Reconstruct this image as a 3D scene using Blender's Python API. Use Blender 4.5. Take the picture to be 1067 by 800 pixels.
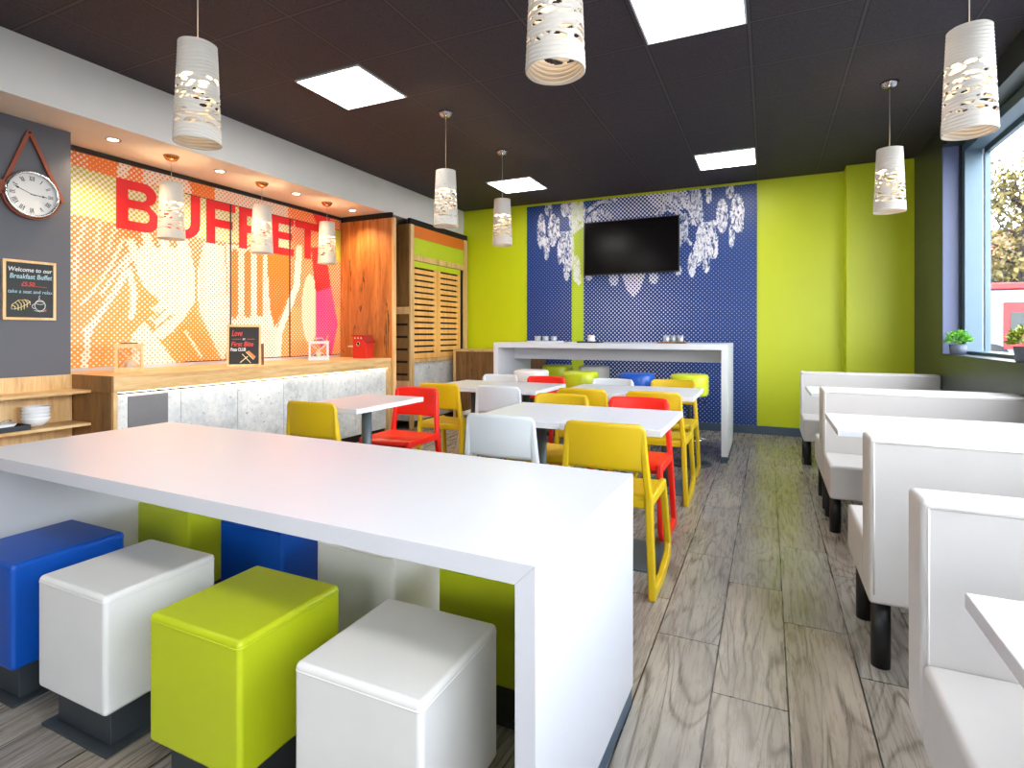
import bpy, bmesh, math, random
from mathutils import Vector, Matrix, noise

# ------------------------------------------------------------------ camera, world, exposure
for o in list(bpy.data.objects):
    bpy.data.objects.remove(o)
scn = bpy.context.scene
col = scn.collection
FPX, CX, CY, CAMH = 575.0, 533.5, 347.0, 1.2
YAW = math.atan(266.5 / FPX)
cam_d = bpy.data.cameras.new('camera')
cam_d.sensor_fit = 'HORIZONTAL'
cam_d.sensor_width = 36.0
cam_d.lens = FPX / 1067.0 * 36.0
cam_d.shift_y = -(400.0 - CY) / 1067.0
cam_d.clip_start = 0.02
cam_d.clip_end = 300
cam = bpy.data.objects.new('camera', cam_d)
col.objects.link(cam)
cam.location = (0, 0, CAMH)
cam.rotation_euler = (math.pi / 2, 0, YAW)
scn.camera = cam

scn.view_settings.view_transform = 'Standard'
scn.view_settings.look = 'None'
scn.view_settings.gamma = 1.0
scn.view_settings.use_curve_mapping = False
scn.view_settings.exposure = 0.72
scn.cycles.use_denoising = True
scn.cycles.max_bounces = 10
scn.cycles.diffuse_bounces = 6
scn.cycles.transparent_max_bounces = 16
scn.cycles.sample_clamp_indirect = 6.0
scn.cycles.caustics_reflective = False
scn.cycles.caustics_refractive = False

SKY = 8.0          # overcast sky
PANEL = 13.0        # ceiling light panels
DOWN = 34.0        # recessed downlights (W)
BULB = 60.0         # pendant bulbs
LED = 9.0          # strip under the buffet worktop

FW = (-math.sin(YAW), math.cos(YAW))
RT = (math.cos(YAW), math.sin(YAW))


def proj(x, y, z):
    d = x * FW[0] + y * FW[1]
    r = x * RT[0] + y * RT[1]
    return CX + FPX * r / d, CY - FPX * (z - CAMH) / d


def y_on_left_wall(u, xw):
    a = (u - CX) / FPX
    rx, ry = FW[0] + RT[0] * a, FW[1] + RT[1] * a
    return ry * xw / rx


def lin(c):
    c /= 255.0
    return c / 12.92 if c <= 0.04045 else ((c + 0.055) / 1.055) ** 2.4


def rgb(r, g, b):
    return (lin(r), lin(g), lin(b), 1.0)


# ------------------------------------------------------------------ materials
class NT:
    def __init__(self, name):
        self.m = bpy.data.materials.new(name)
        self.m.use_nodes = True
        self.t = self.m.node_tree
        self.n = self.t.nodes
        self.b = self.n['Principled BSDF']
        self.out = self.n['Material Output']

    def add(self, kind, **kw):
        nd = self.n.new(kind)
        for k, v in kw.items():
            setattr(nd, k, v)
        return nd

    def link(self, a, b):
        self.t.links.new(a, b)

    def math(self, op, a, b=None, c=None):
        nd = self.add('ShaderNodeMath', operation=op)
        for i, x in enumerate((a, b, c)):
            if x is None:
                continue
            if isinstance(x, (int, float)):
                nd.inputs[i].default_value = x
            else:
                self.link(x, nd.inputs[i])
        return nd.outputs[0]

    def mix(self, fac, a, b, mode='MIX'):
        nd = self.add('ShaderNodeMix', data_type='RGBA', blend_type=mode)
        for s, x in ((nd.inputs[0], fac), (nd.inputs[6], a), (nd.inputs[7], b)):
            if isinstance(x, (int, float, tuple)):
                s.default_value = x
            else:
                self.link(x, s)
        return nd.outputs[2]

    def pos(self):
        return self.add('ShaderNodeNewGeometry').outputs['Position']

    def obj(self):
        return self.add('ShaderNodeTexCoord').outputs['Object']

    def mapping(self, vec, scale=(1, 1, 1), loc=(0, 0, 0), rot=(0, 0, 0)):
        mp = self.add('ShaderNodeMapping')
        mp.inputs['Scale'].default_value = scale
        mp.inputs['Location'].default_value = loc
        mp.inputs['Rotation'].default_value = rot
        self.link(vec, mp.inputs['Vector'])
        return mp.outputs[0]

    def noise(self, vec, scale=5, detail=3, rough=0.5, dist=0.0):
        nd = self.add('ShaderNodeTexNoise')
        nd.inputs['Scale'].default_value = scale
        nd.inputs['Detail'].default_value = detail
        nd.inputs['Roughness'].default_value = rough
        nd.inputs['Distortion'].default_value = dist
        self.link(vec, nd.inputs['Vector'])
        return nd.outputs['Fac']

    def ramp(self, fac, stops):
        nd = self.add('ShaderNodeValToRGB')
        e = nd.color_ramp.elements
        while len(e) < len(stops):
            e.new(0.5)
        for el, (p, c) in zip(e, stops):
            el.position = p
            el.color = c if len(c) == 4 else (*c, 1)
        self.link(fac, nd.inputs[0])
        return nd.outputs[0]

    def bump(self, h, strength=0.2, dist=0.01):
        nd = self.add('ShaderNodeBump')
        nd.inputs['Strength'].default_value = strength
        nd.inputs['Distance'].default_value = dist
        self.link(h, nd.inputs['Height'])
        self.link(nd.outputs[0], self.b.inputs['Normal'])

    def base(self, c):
        if isinstance(c, tuple):
            self.b.inputs['Base Color'].default_value = c
        else:
            self.link(c, self.b.inputs['Base Color'])

    def rough(self, r):
        if isinstance(r, (int, float)):
            self.b.inputs['Roughness'].default_value = r
        else:
            self.link(r, self.b.inputs['Roughness'])


def paint(name, c, rough=0.5, metal=0.0, var=0.04, bump=0.0, nscale=6, bscale=200):
    t = NT(name)
    p = t.obj()
    n = t.noise(p, nscale, 3)
    dark = tuple(max(0, x * (1 - var * 2)) for x in c[:3]) + (1,)
    lite = tuple(min(1, x * (1 + var)) for x in c[:3]) + (1,)
    t.base(t.mix(n, dark, lite))
    t.rough(rough)
    t.b.inputs['Metallic'].default_value = metal
    if bump:
        t.bump(t.noise(p, bscale, 2), bump, 0.002)
    return t.m


def wood(name, dark, mid, light, axis='y', scale=1.0, rough=0.45, knots=0.3):
    t = NT(name)
    p = t.pos()
    sc = {'x': (0.9, 9, 9), 'y': (9, 0.9, 9), 'z': (9, 9, 0.9)}[axis]
    v = t.mapping(p, tuple(s * scale for s in sc))
    n1 = t.noise(v, 1.6, 8, 0.62, 0.9)
    v2 = t.mapping(p, tuple(s * scale * 5 for s in sc))
    n2 = t.noise(v2, 2.2, 4, 0.6)
    f = t.math('ADD', t.math('MULTIPLY', n1, 0.75), t.math('MULTIPLY', n2, 0.25))
    c = t.ramp(f, [(0.30, dark), (0.46, mid), (0.62, light)])
    if knots:
        k = t.noise(t.mapping(p, tuple(s * 0.55 for s in sc)), 3.3, 5, 0.7, 1.6)
        km = t.ramp(k, [(0.60, (0, 0, 0)), (0.70, (1, 1, 1))])
        dk = tuple(x * 0.35 for x in dark[:3]) + (1,)
        c = t.mix(t.math('MULTIPLY', km, knots * 2), c, dk)
    t.base(c)
    t.rough(rough)
    t.bump(n2, 0.12, 0.003)
    return t.m


def emit(name, c, s):
    t = NT(name)
    t.base((0.8, 0.8, 0.8, 1))
    t.b.inputs['Emission Color'].default_value = c
    t.b.inputs['Emission Strength'].default_value = s
    return t.m


M = {}
M['white_top'] = paint('white_laminate', rgb(211, 212, 217), 0.28, var=0.01)
M['white_wall'] = paint('white_plaster', rgb(236, 233, 228), 0.75, var=0.015, bump=0.05)
M['lime_wall'] = paint('lime_wall_paint', rgb(196, 208, 12), 0.42, var=0.015, bump=0.04)
M['dark_wall'] = paint('charcoal_wall_paint', rgb(84, 84, 90), 0.5, var=0.02, bump=0.03)
M['dark_green_wall'] = paint('dark_slate_wall_paint', rgb(46, 54, 52), 0.35, var=0.03)
M['slate_blue'] = paint('slate_blue_paint', rgb(98, 108, 142), 0.45, var=0.02)
M['skirting'] = paint('blue_grey_skirting', rgb(60, 80, 100), 0.4)
M['black_trim'] = paint('black_trim', rgb(26, 20, 20), 0.5)
M['alu'] = paint('window_aluminium', rgb(88, 108, 120), 0.35, 0.35)
M['alu_dark'] = paint('window_gasket', rgb(28, 34, 44), 0.4)
M['alu_white'] = paint('window_bead', rgb(225, 232, 236), 0.35)
M['tv_black'] = paint('television_casing', rgb(16, 15, 16), 0.35)
M['tv_screen'] = paint('television_glass', rgb(12, 9, 10), 0.18, var=0.0)
M['tv_screen'].node_tree.nodes['Principled BSDF'].inputs['Specular IOR Level'].default_value = 0.2
M['chrome'] = paint('polished_chrome', rgb(215, 215, 215), 0.12, 1.0, var=0.0)
M['copper'] = paint('copper_canopy', rgb(196, 140, 90), 0.2, 1.0, var=0.0)
M['grey_metal'] = paint('grey_powdercoat', rgb(92, 104, 108), 0.42, 0.3)
M['dark_metal'] = paint('dark_grey_steel', rgb(66, 72, 76), 0.42, 0.35)
M['black_metal'] = paint('black_steel', rgb(28, 28, 30), 0.4, 0.2)
M['cord'] = paint('lamp_cord', rgb(200, 198, 192), 0.5)
M['blue_leather'] = paint('blue_leatherette', rgb(8, 78, 172), 0.34, bump=0.12, bscale=260)
M['white_leather'] = paint('white_leatherette', rgb(224, 222, 217), 0.36, bump=0.12, bscale=260)
M['lime_leather'] = paint('lime_leatherette', rgb(188, 200, 30), 0.34, bump=0.12, bscale=260)
M['bench_leather'] = paint('ivory_leatherette', rgb(200, 196, 192), 0.36, bump=0.10, bscale=220)
M['stitch'] = paint('pale_stitching', rgb(236, 234, 228), 0.6)
M['yellow'] = paint('yellow_plastic', rgb(208, 174, 12), 0.38, var=0.01)
M['red'] = paint('red_plastic', rgb(236, 34, 18), 0.36, var=0.01)
M['white_pl'] = paint('white_plastic', rgb(208, 214, 218), 0.36, var=0.01)
M['oak'] = wood('light_oak', rgb(170, 128, 78), rgb(205, 165, 108), rgb(226, 192, 138), 'y', knots=0.05)
M['oak_x'] = wood('light_oak_cross', rgb(170, 128, 78), rgb(205, 165, 108), rgb(226, 192, 138), 'z', knots=0.05)
M['rustic'] = wood('rustic_oak', rgb(104, 56, 22), rgb(172, 104, 46), rgb(202, 134, 66), 'z', 0.62, knots=0.95)
M['rustic_dark'] = wood('rustic_oak_dark', rgb(84, 56, 28), rgb(128, 90, 48), rgb(152, 112, 64), 'z', 0.8, knots=0.5)
M['pine'] = wood('pale_pine', rgb(206, 160, 96), rgb(228, 184, 122), rgb(240, 204, 150), 'z', knots=0)
M['louvre'] = wood('golden_oak', rgb(206, 142, 70), rgb(230, 170, 92), rgb(240, 190, 116), 'z', knots=0)
M['leather_strap'] = paint('tan_leather', rgb(140, 62, 26), 0.5)
M['chalk_face'] = paint('chalkboard_face', rgb(52, 56, 56), 0.7, var=0.12, nscale=9)
M['black_face'] = paint('blackboard_face', rgb(34, 28, 26), 0.6)
M['chalk_white'] = paint('white_chalk', rgb(222, 224, 222), 0.9)
M['chalk_blue'] = paint('blue_chalk', rgb(170, 206, 214), 0.9)
M['chalk_red'] = paint('red_chalk', rgb(214, 82, 72), 0.9)
M['chalk_cream'] = paint('cream_chalk', rgb(226, 208, 150), 0.9)
M['chalk_orange'] = paint('orange_chalk', rgb(222, 138, 84), 0.9)
M['dial'] = paint('clock_dial', rgb(232, 230, 224), 0.5, var=0.01)
M['ink'] = paint('clock_ink', rgb(24, 22, 22), 0.5)
M['porcelain'] = paint('white_porcelain', rgb(232, 236, 238), 0.2, var=0.01)
M['tray'] = paint('dark_tray', rgb(40, 44, 50), 0.45)
M['red_paint'] = paint('red_birdhouse_paint', rgb(206, 40, 26), 0.45)
M['red_letter'] = paint('red_lettering', rgb(226, 22, 34), 0.5, var=0.0)
M['orange_band'] = paint('orange_band', rgb(226, 118, 44), 0.5)
M['lime_band'] = paint('lime_band', rgb(186, 202, 40), 0.5)
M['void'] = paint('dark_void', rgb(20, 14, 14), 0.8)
M['grille'] = paint('grey_speaker_cloth', rgb(120, 120, 122), 0.8, bump=0.5, bscale=900, var=0.1)
M['candle'] = paint('cream_wax', rgb(238, 226, 200), 0.5)
M['pot'] = paint('slate_pot', rgb(74, 82, 98), 0.5)
M['leaf'] = paint('bright_leaf', rgb(104, 172, 52), 0.5, var=0.25, nscale=40)
M['leaf_b'] = paint('yellow_green_leaf', rgb(150, 166, 50), 0.5, var=0.3, nscale=40)
M['autumn'] = paint('autumn_leaf', rgb(104, 90, 26), 0.6, var=0.35, nscale=3)
M['bark'] = paint('bark', rgb(46, 38, 30), 0.9)
M['asphalt'] = paint('asphalt', rgb(96, 97, 98), 0.9)
M['bus_white'] = paint('bus_white', rgb(112, 120, 126), 0.35)
M['bus_red'] = paint('bus_red', rgb(124, 8, 8), 0.35)
M['bus_glass'] = paint('bus_window', rgb(24, 36, 30), 0.15)
M['tyre'] = paint('tyre_rubber', rgb(30, 30, 30), 0.8)
M['brick'] = paint('pale_brick', rgb(110, 90, 72), 0.9)
M['roof'] = paint('roof_tile', rgb(116, 70, 40), 0.9)
M['lampshade'] = paint('matt_white_ceramic', rgb(232, 228, 220), 0.55, var=0.02)
M['panel_light'] = emit('light_panel', (1.0, 0.965, 0.91, 1), PANEL)
M['bulb'] = emit('warm_bulb', (1.0, 0.70, 0.38, 1), BULB)
M['led'] = emit('led_strip', (1.0, 0.86, 0.6, 1), LED)
M['spot'] = emit('downlight_lens', (1.0, 0.86, 0.62, 1), 12.0)


def glass_mat(name, tint=(1, 1, 1, 1)):
    t = NT(name)
    tr = t.add('ShaderNodeBsdfTransparent')
    tr.inputs[0].default_value = tint
    gl = t.add('ShaderNodeBsdfGlossy')
    gl.inputs['Roughness'].default_value = 0.02
    mx = t.add('ShaderNodeMixShader')
    mx.inputs[0].default_value = 0.05
    t.link(tr.outputs[0], mx.inputs[1])
    t.link(gl.outputs[0], mx.inputs[2])
    t.link(mx.outputs[0], t.out.inputs[0])
    return t.m


M['glass'] = glass_mat('window_glass')
M['cup_glass'] = glass_mat('tumbler_glass', (0.78, 0.84, 0.86, 1))


def shade_ribbed():
    t = NT('ribbed_white_shade')
    t.base(rgb(206, 200, 190))
    t.rough(0.55)
    w = t.add('ShaderNodeTexWave', wave_type='BANDS', bands_direction='Z')
    w.inputs['Scale'].default_value = 40
    w.inputs['Distortion'].default_value = 1.5
    t.link(t.mapping(t.obj(), (1, 1, 1), rot=(0.12, 0, 0)), w.inputs['Vector'])
    t.bump(w.outputs['Fac'], 0.2, 0.003)
    return t.m


M['shade'] = shade_ribbed()


def floor_mat():
    t = NT('wood_look_floor_tile')
    sx = t.add('ShaderNodeSeparateXYZ')
    t.link(t.pos(), sx.inputs[0])
    W_, L_ = 0.23, 0.90
    u = t.math('DIVIDE', t.math('ADD', sx.outputs[0], 0.17 + 23.0), W_)
    colm = t.math('FLOOR', u)
    fu = t.math('FRACT', u)
    off = t.math('SUBTRACT', 1.656 + 90 + 30.0, t.math('MULTIPLY', t.math('SUBTRACT', colm, 100.0), 0.30))
    v = t.math('DIVIDE', t.math('ADD', t.math('SUBTRACT', sx.outputs[1], off), 180.0), L_)
    row = t.math('FLOOR', v)
    fv = t.math('FRACT', v)
    eu = t.math('MULTIPLY', t.math('MINIMUM', fu, t.math('SUBTRACT', 1.0, fu)), W_)
    ev = t.math('MULTIPLY', t.math('MINIMUM', fv, t.math('SUBTRACT', 1.0, fv)), L_)
    edge = t.math('MINIMUM', eu, ev)
    joint = t.math('LESS_THAN', edge, 0.0028)
    cmb = t.add('ShaderNodeCombineXYZ')
    t.link(colm, cmb.inputs[0])
    t.link(row, cmb.inputs[1])
    wn = t.add('ShaderNodeTexWhiteNoise', noise_dimensions='3D')
    t.link(cmb.outputs[0], wn.inputs['Vector'])
    tone = wn.outputs['Value']
    jig = t.add('ShaderNodeVectorMath', operation='MULTIPLY_ADD')
    t.link(wn.outputs['Color'], jig.inputs[0])
    jig.inputs[1].default_value = (7, 7, 7)
    t.link(t.pos(), jig.inputs[2])
    warp = t.noise(t.mapping(jig.outputs[0], (4.2, 0.8, 1)), 1.0, 2, 0.45, 0.5)
    wv = t.math('MULTIPLY_ADD', warp, 30.0, 0.0)
    rings = t.math('MULTIPLY_ADD', t.math('SINE', t.math('MULTIPLY', wv, 3.2)), 0.5, 0.5)
    rings = t.math('POWER', rings, 6.0)
    fine = t.noise(t.mapping(jig.outputs[0], (70, 4.2, 1)), 1.0, 6, 0.7, 0.8)
    broad = t.noise(t.mapping(jig.outputs[0], (7, 1.8, 1)), 1.2, 4, 0.6)
    f = t.math('ADD', t.math('MULTIPLY', fine, 0.38), t.math('MULTIPLY', broad, 0.62))
    f = t.math('ADD', f, t.math('MULTIPLY', t.math('SUBTRACT', tone, 0.5), 0.10))
    c = t.ramp(f, [(0.28, rgb(104, 98, 90)), (0.48, rgb(146, 140, 131)), (0.68, rgb(172, 167, 159))])
    amt = t.math('MULTIPLY', rings, t.math('MULTIPLY', broad, 1.25))
    c = t.mix(amt, c, rgb(80, 73, 66))
    c = t.mix(t.math('MULTIPLY', t.math('POWER', tone, 2.0), 0.45), c, t.mix(1.0, c, rgb(236, 206, 168), 'MULTIPLY'))
    c = t.mix(joint, c, rgb(40, 37, 34))
    t.base(c)
    t.rough(t.math('MULTIPLY_ADD', fine, 0.2, 0.18))
    t.bump(t.math('MULTIPLY_ADD', fine, 0.25, t.math('SUBTRACT', 1.0, joint)), 0.25, 0.002)
    return t.m


M['floor'] = floor_mat()


def ceiling_mat():
    t = NT('dark_ceiling_tile')
    sx = t.add('ShaderNodeSeparateXYZ')
    t.link(t.pos(), sx.inputs[0])
    fu = t.math('FRACT', t.math('DIVIDE', t.math('ADD', sx.outputs[0], 60.1), 0.60))
    fv = t.math('FRACT', t.math('DIVIDE', t.math('ADD', sx.outputs[1], 59.0 - 5.88), 0.59))
    eu = t.math('MINIMUM', fu, t.math('SUBTRACT', 1.0, fu))
    ev = t.math('MINIMUM', fv, t.math('SUBTRACT', 1.0, fv))
    e = t.math('MINIMUM', eu, ev)
    bar = t.math('LESS_THAN', e, 0.017)
    gap = t.math('LESS_THAN', t.math('ABSOLUTE', t.math('SUBTRACT', e, 0.020)), 0.006)
    n = t.noise(t.pos(), 130, 3, 0.7)
    c = t.ramp(n, [(0.35, rgb(38, 33, 42)), (0.65, rgb(66, 59, 70))])
    c = t.mix(bar, c, rgb(72, 65, 72))
    c = t.mix(gap, c, rgb(26, 24, 26))
    t.base(c)
    t.rough(0.75)
    t.bump(n, 0.3, 0.003)
    return t.m


M['ceiling'] = ceiling_mat()


def concrete_mat():
    t = NT('cast_concrete')
    p = t.pos()
    a = t.noise(p, 3.0, 6, 0.65, 0.4)
    b = t.noise(p, 26, 4, 0.6)
    pit = t.ramp(t.noise(p, 38, 2, 0.5), [(0.26, (1, 1, 1)), (0.33, (0, 0, 0))])
    f = t.math('ADD', t.math('MULTIPLY', a, 0.7), t.math('MULTIPLY', b, 0.3))
    c = t.ramp(f, [(0.32, rgb(168, 174, 176)), (0.5, rgb(208, 212, 212)), (0.64, rgb(234, 234, 230))])
    c = t.mix(pit, c, rgb(92, 94, 96))
    t.base(c)
    t.rough(0.7)
    t.bump(b, 0.2, 0.004)
    return t.m


M['concrete'] = concrete_mat()


def halftone_mat(name, axis_a, cell, paper, cont=False, rough=0.35):
    """Printed halftone: dots sized by the print's own tone, ink by its ink colour."""
    t = NT(name)
    sx = t.add('ShaderNodeSeparateXYZ')
    t.link(t.pos(), sx.inputs[0])
    a, b = sx.outputs[axis_a], sx.outputs[2]
    k = 2 * math.pi / (cell * math.sqrt(2))
    ca = t.math('COSINE', t.math('MULTIPLY', t.math('ADD', a, b), k))
    cb = t.math('COSINE', t.math('MULTIPLY', t.math('SUBTRACT', a, b), k))
    d = t.math('MULTIPLY_ADD', t.math('ADD', ca, cb), 0.25, 0.5)
    tone = t.add('ShaderNodeAttribute', attribute_name='tone').outputs['Fac']
    ink = t.add('ShaderNodeAttribute', attribute_name='ink').outputs['Color']
    thr = t.math('SUBTRACT', 1.0, tone)
    s = t.math('MULTIPLY', t.math('SUBTRACT', d, thr), 14.0 if cont else 9.0)
    mask = t.add('ShaderNodeClamp')
    t.link(t.math('ADD', s, 0.5), mask.inputs[0])
    m = mask.outputs[0]
    if cont:
        ph = t.add('ShaderNodeAttribute', attribute_name='photo').outputs['Fac']
        n1 = t.noise(t.mapping(t.pos(), (1.2, 1, 0.55)), 21, 6, 0.7, 1.4)
        g = t.ramp(n1, [(0.42, (0.02, 0.02, 0.02)), (0.49, (0.55, 0.55, 0.55)), (0.56, (1, 1, 1))])
        mm = t.add('ShaderNodeMix', data_type='FLOAT')
        t.link(ph, mm.inputs[0])
        t.link(m, mm.inputs[2])
        t.link(g, mm.inputs[3])
        m = mm.outputs[0]
    t.base(t.mix(m, ink, paper))
    t.rough(rough)
    return t.m


M['orange_print'] = halftone_mat('orange_halftone_print', 1, 0.031, rgb(240, 228, 210), rough=0.3)
M['blue_print'] = halftone_mat('blue_halftone_print', 0, 0.037, rgb(232, 232, 238), cont=True, rough=0.4)

# sky: bright overcast with soft clouds
wd = bpy.data.worlds.new('overcast_sky')
scn.world = wd
wd.use_nodes = True
wt = wd.node_tree
bg = wt.nodes['Background']
tc = wt.nodes.new('ShaderNodeTexCoord')
nz = wt.nodes.new('ShaderNodeTexNoise')
nz.inputs['Scale'].default_value = 3.0
nz.inputs['Detail'].default_value = 6
rp = wt.nodes.new('ShaderNodeValToRGB')
rp.color_ramp.elements[0].position = 0.35
rp.color_ramp.elements[0].color = (0.62, 0.76, 0.95, 1)
rp.color_ramp.elements[1].position = 0.6
rp.color_ramp.elements[1].color = (0.95, 0.97, 1.0, 1)
wt.links.new(tc.outputs['Generated'], nz.inputs['Vector'])
wt.links.new(nz.outputs['Fac'], rp.inputs[0])
wt.links.new(rp.outputs[0], bg.inputs[0])
bg.inputs[1].default_value = SKY


# ------------------------------------------------------------------ mesh helpers
class MB:
    def __init__(self):
        self.v, self.f, self.s = [], [], []

    def quad(self, pts, smooth=False):
        n = len(self.v)
        self.v += [tuple(p) for p in pts]
        self.f.append(tuple(range(n, n + len(pts))))
        self.s.append(smooth)
        return self

    def box(self, x0, x1, y0, y1, z0, z1):
        n = len(self.v)
        self.v += [(x0, y0, z0), (x1, y0, z0), (x1, y1, z0), (x0, y1, z0),
                   (x0, y0, z1), (x1, y0, z1), (x1, y1, z1), (x0, y1, z1)]
        for q in ((0, 3, 2, 1), (4, 5, 6, 7), (0, 1, 5, 4), (1, 2, 6, 5), (2, 3, 7, 6), (3, 0, 4, 7)):
            self.f.append(tuple(n + i for i in q))
            self.s.append(False)
        return self

    def lathe(self, prof, c=(0, 0, 0), n=24, cap=True, smooth=True):
        """prof: list of (r, z) bottom to top, about vertical axis at c."""
        b = len(self.v)
        for r, z in prof:
            for i in range(n):
                a = 2 * math.pi * i / n
                self.v.append((c[0] + r * math.cos(a), c[1] + r * math.sin(a), c[2] + z))
        for k in range(len(prof) - 1):
            for i in range(n):
                j = (i + 1) % n
                self.f.append((b + k * n + i, b + k * n + j, b + (k + 1) * n + j, b + (k + 1) * n + i))
                self.s.append(smooth)
        if cap:
            self.f.append(tuple(b + i for i in reversed(range(n))))
            self.s.append(False)
            e = b + (len(prof) - 1) * n
            self.f.append(tuple(e + i for i in range(n)))
            self.s.append(False)
        return self

    def cyl(self, c, r, z0, z1, n=24):
        return self.lathe([(r, z0), (r, z1)], c, n)

    def tube(self, path, r, n=8, closed=False, smooth=True):
        P = [Vector(p) for p in path]
        b = len(self.v)
        m = len(P)
        up = Vector((0, 0, 1))
        for i, p in enumerate(P):
            if closed:
                t = P[(i + 1) % m] - P[i - 1]
            else:
                t = P[min(i + 1, m - 1)] - P[max(i - 1, 0)]
            t.normalize()
            if abs(t.dot(up)) > 0.95:
                s = t.cross(Vector((1, 0, 0)))
            else:
                s = t.cross(up)
            s.normalize()
            w = s.cross(t)
            rr = r[i] if isinstance(r, (list, tuple)) else r
            for k in range(n):
                a = 2 * math.pi * k / n
                self.v.append(tuple(p + s * (rr * math.cos(a)) + w * (rr * math.sin(a))))
        for i in range(m if closed else m - 1):
            j = (i + 1) % m
            for k in range(n):
                l = (k + 1) % n
                self.f.append((b + i * n + k, b + i * n + l, b + j * n + l, b + j * n + k))
                self.s.append(smooth)
        if not closed:
            self.f.append(tuple(b + k for k in reversed(range(n))))
            self.f.append(tuple(b + (m - 1) * n + k for k in range(n)))
            self.s += [False, False]
        return self

    def prism(self, poly, fn, d0, d1):
        """poly of 2D points extruded between depths d0 and d1; fn(a, b, d) -> xyz."""
        n = len(self.v)
        k = len(poly)
        self.v += [tuple(fn(a, b, d0)) for a, b in poly] + [tuple(fn(a, b, d1)) for a, b in poly]
        self.f.append(tuple(n + i for i in reversed(range(k))))
        self.f.append(tuple(n + k + i for i in range(k)))
        self.s += [False, False]
        for i in range(k):
            j = (i + 1) % k
            self.f.append((n + i, n + j, n + k + j, n + k + i))
            self.s.append(False)
        return self

    def grid(self, rows, smooth=True):
        b = len(self.v)
        nc = len(rows[0])
        for r in rows:
            self.v += [tuple(p) for p in r]
        for i in range(len(rows) - 1):
            for j in range(nc - 1):
                self.f.append((b + i * nc + j, b + i * nc + j + 1, b + (i + 1) * nc + j + 1, b + (i + 1) * nc + j))
                self.s.append(smooth)
        return self

    def sphere(self, c, rx, ry, rz, n=12, m=8):
        prof = []
        b = len(self.v)
        for i in range(m + 1):
            t = math.pi * i / m - math.pi / 2
            for k in range(n):
                a = 2 * math.pi * k / n
                self.v.append((c[0] + rx * math.cos(t) * math.cos(a), c[1] + ry * math.cos(t) * math.sin(a), c[2] + rz * math.sin(t)))
        for i in range(m):
            for k in range(n):
                l = (k + 1) % n
                self.f.append((b + i * n + k, b + i * n + l, b + (i + 1) * n + l, b + (i + 1) * n + k))
                self.s.append(True)
        return self

    def build(self, name, mat, parent=None, bevel=0.0, seg=3, solid=0.0, fix=True, smooth_all=False):
        me = bpy.data.meshes.new(name)
        off = parent_world(parent)
        me.from_pydata([(x - off[0], y - off[1], z - off[2]) for x, y, z in self.v], [], self.f)
        for p, s in zip(me.polygons, self.s):
            p.use_smooth = s or smooth_all
        if fix:
            bm = bmesh.new()
            bm.from_mesh(me)
            bmesh.ops.recalc_face_normals(bm, faces=bm.faces)
            bm.to_mesh(me)
            bm.free()
        o = bpy.data.objects.new(name, me)
        me.materials.append(mat)
        col.objects.link(o)
        o.parent = parent
        if solid:
            md = o.modifiers.new('thickness', 'SOLIDIFY')
            md.thickness = solid
            md.offset = 0
        if bevel:
            md = o.modifiers.new('rounding', 'BEVEL')
            md.width = bevel
            md.segments = seg
            md.limit_method = 'ANGLE'
            md.angle_limit = math.radians(40)
            md.harden_normals = True
            for p in me.polygons:
                p.use_smooth = True
        return o


def parent_world(p):
    off = Vector((0, 0, 0))
    while p is not None:
        off += p.location
        p = p.parent
    return off


def box(name, mat, x0, x1, y0, y1, z0, z1, parent=None, bevel=0.0, seg=2):
    return MB().box(x0, x1, y0, y1, z0, z1).build(name, mat, parent, bevel, seg)


def tag(o, label=None, cat=None, group=None, kind=None):
    if label:
        o['label'] = label
    if cat:
        o['category'] = cat
    if group:
        o['group'] = group
    if kind:
        o['kind'] = kind
    return o


def empty(name, loc=(0, 0, 0), label=None, cat=None, group=None, kind=None):
    o = bpy.data.objects.new(name, None)
    o.empty_display_size = 0.05
    col.objects.link(o)
    o.location = loc
    return tag(o, label, cat, group, kind)


def struct(o):
    o['kind'] = 'structure'
    return o


def copy_tree(o, parent=None):
    c = o.copy()
    col.objects.link(c)
    c.parent = parent
    for ch in list(o.children):
        copy_tree(ch, c)
    return c


def place(proto, used, loc, rz, label, cat, group=None):
    o = copy_tree(proto) if used else proto
    o.location = loc
    o.rotation_euler = (0, 0, rz)
    return tag(o, label, cat, group)


def curve_mesh(splines, extrude=0.0):
    """filled 2D outlines (holes allowed) -> mesh in the xy plane"""
    cu = bpy.data.curves.new('outline', 'CURVE')
    cu.dimensions = '2D'
    cu.fill_mode = 'BOTH'
    cu.extrude = extrude
    for pts in splines:
        s = cu.splines.new('POLY')
        s.points.add(len(pts) - 1)
        for p, (x, y) in zip(s.points, pts):
            p.co = (x, y, 0, 1)
        s.use_cyclic_u = True
    return to_mesh(cu)


def to_mesh(cu):
    o = bpy.data.objects.new('tmp', cu)
    col.objects.link(o)
    dg = bpy.context.evaluated_depsgraph_get()
    me = bpy.data.meshes.new_from_object(o.evaluated_get(dg))
    bpy.data.objects.remove(o)
    bpy.data.curves.remove(cu)
    return me


def text_mesh(body, size, width=None, shear=0.0, bold=0.0, extrude=0.0006):
    cu = bpy.data.curves.new('writing', 'FONT')
    cu.body = body
    cu.size = size
    cu.shear = shear
    cu.offset = bold
    cu.extrude = extrude
    cu.resolution_u = 3
    me = to_mesh(cu)
    xs = [v.co.x for v in me.vertices]
    x0, x1 = min(xs), max(xs)
    k = (width / (x1 - x0)) if width else 1
    for v in me.vertices:
        v.co.x = (v.co.x - x0) * k
    return me


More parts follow.
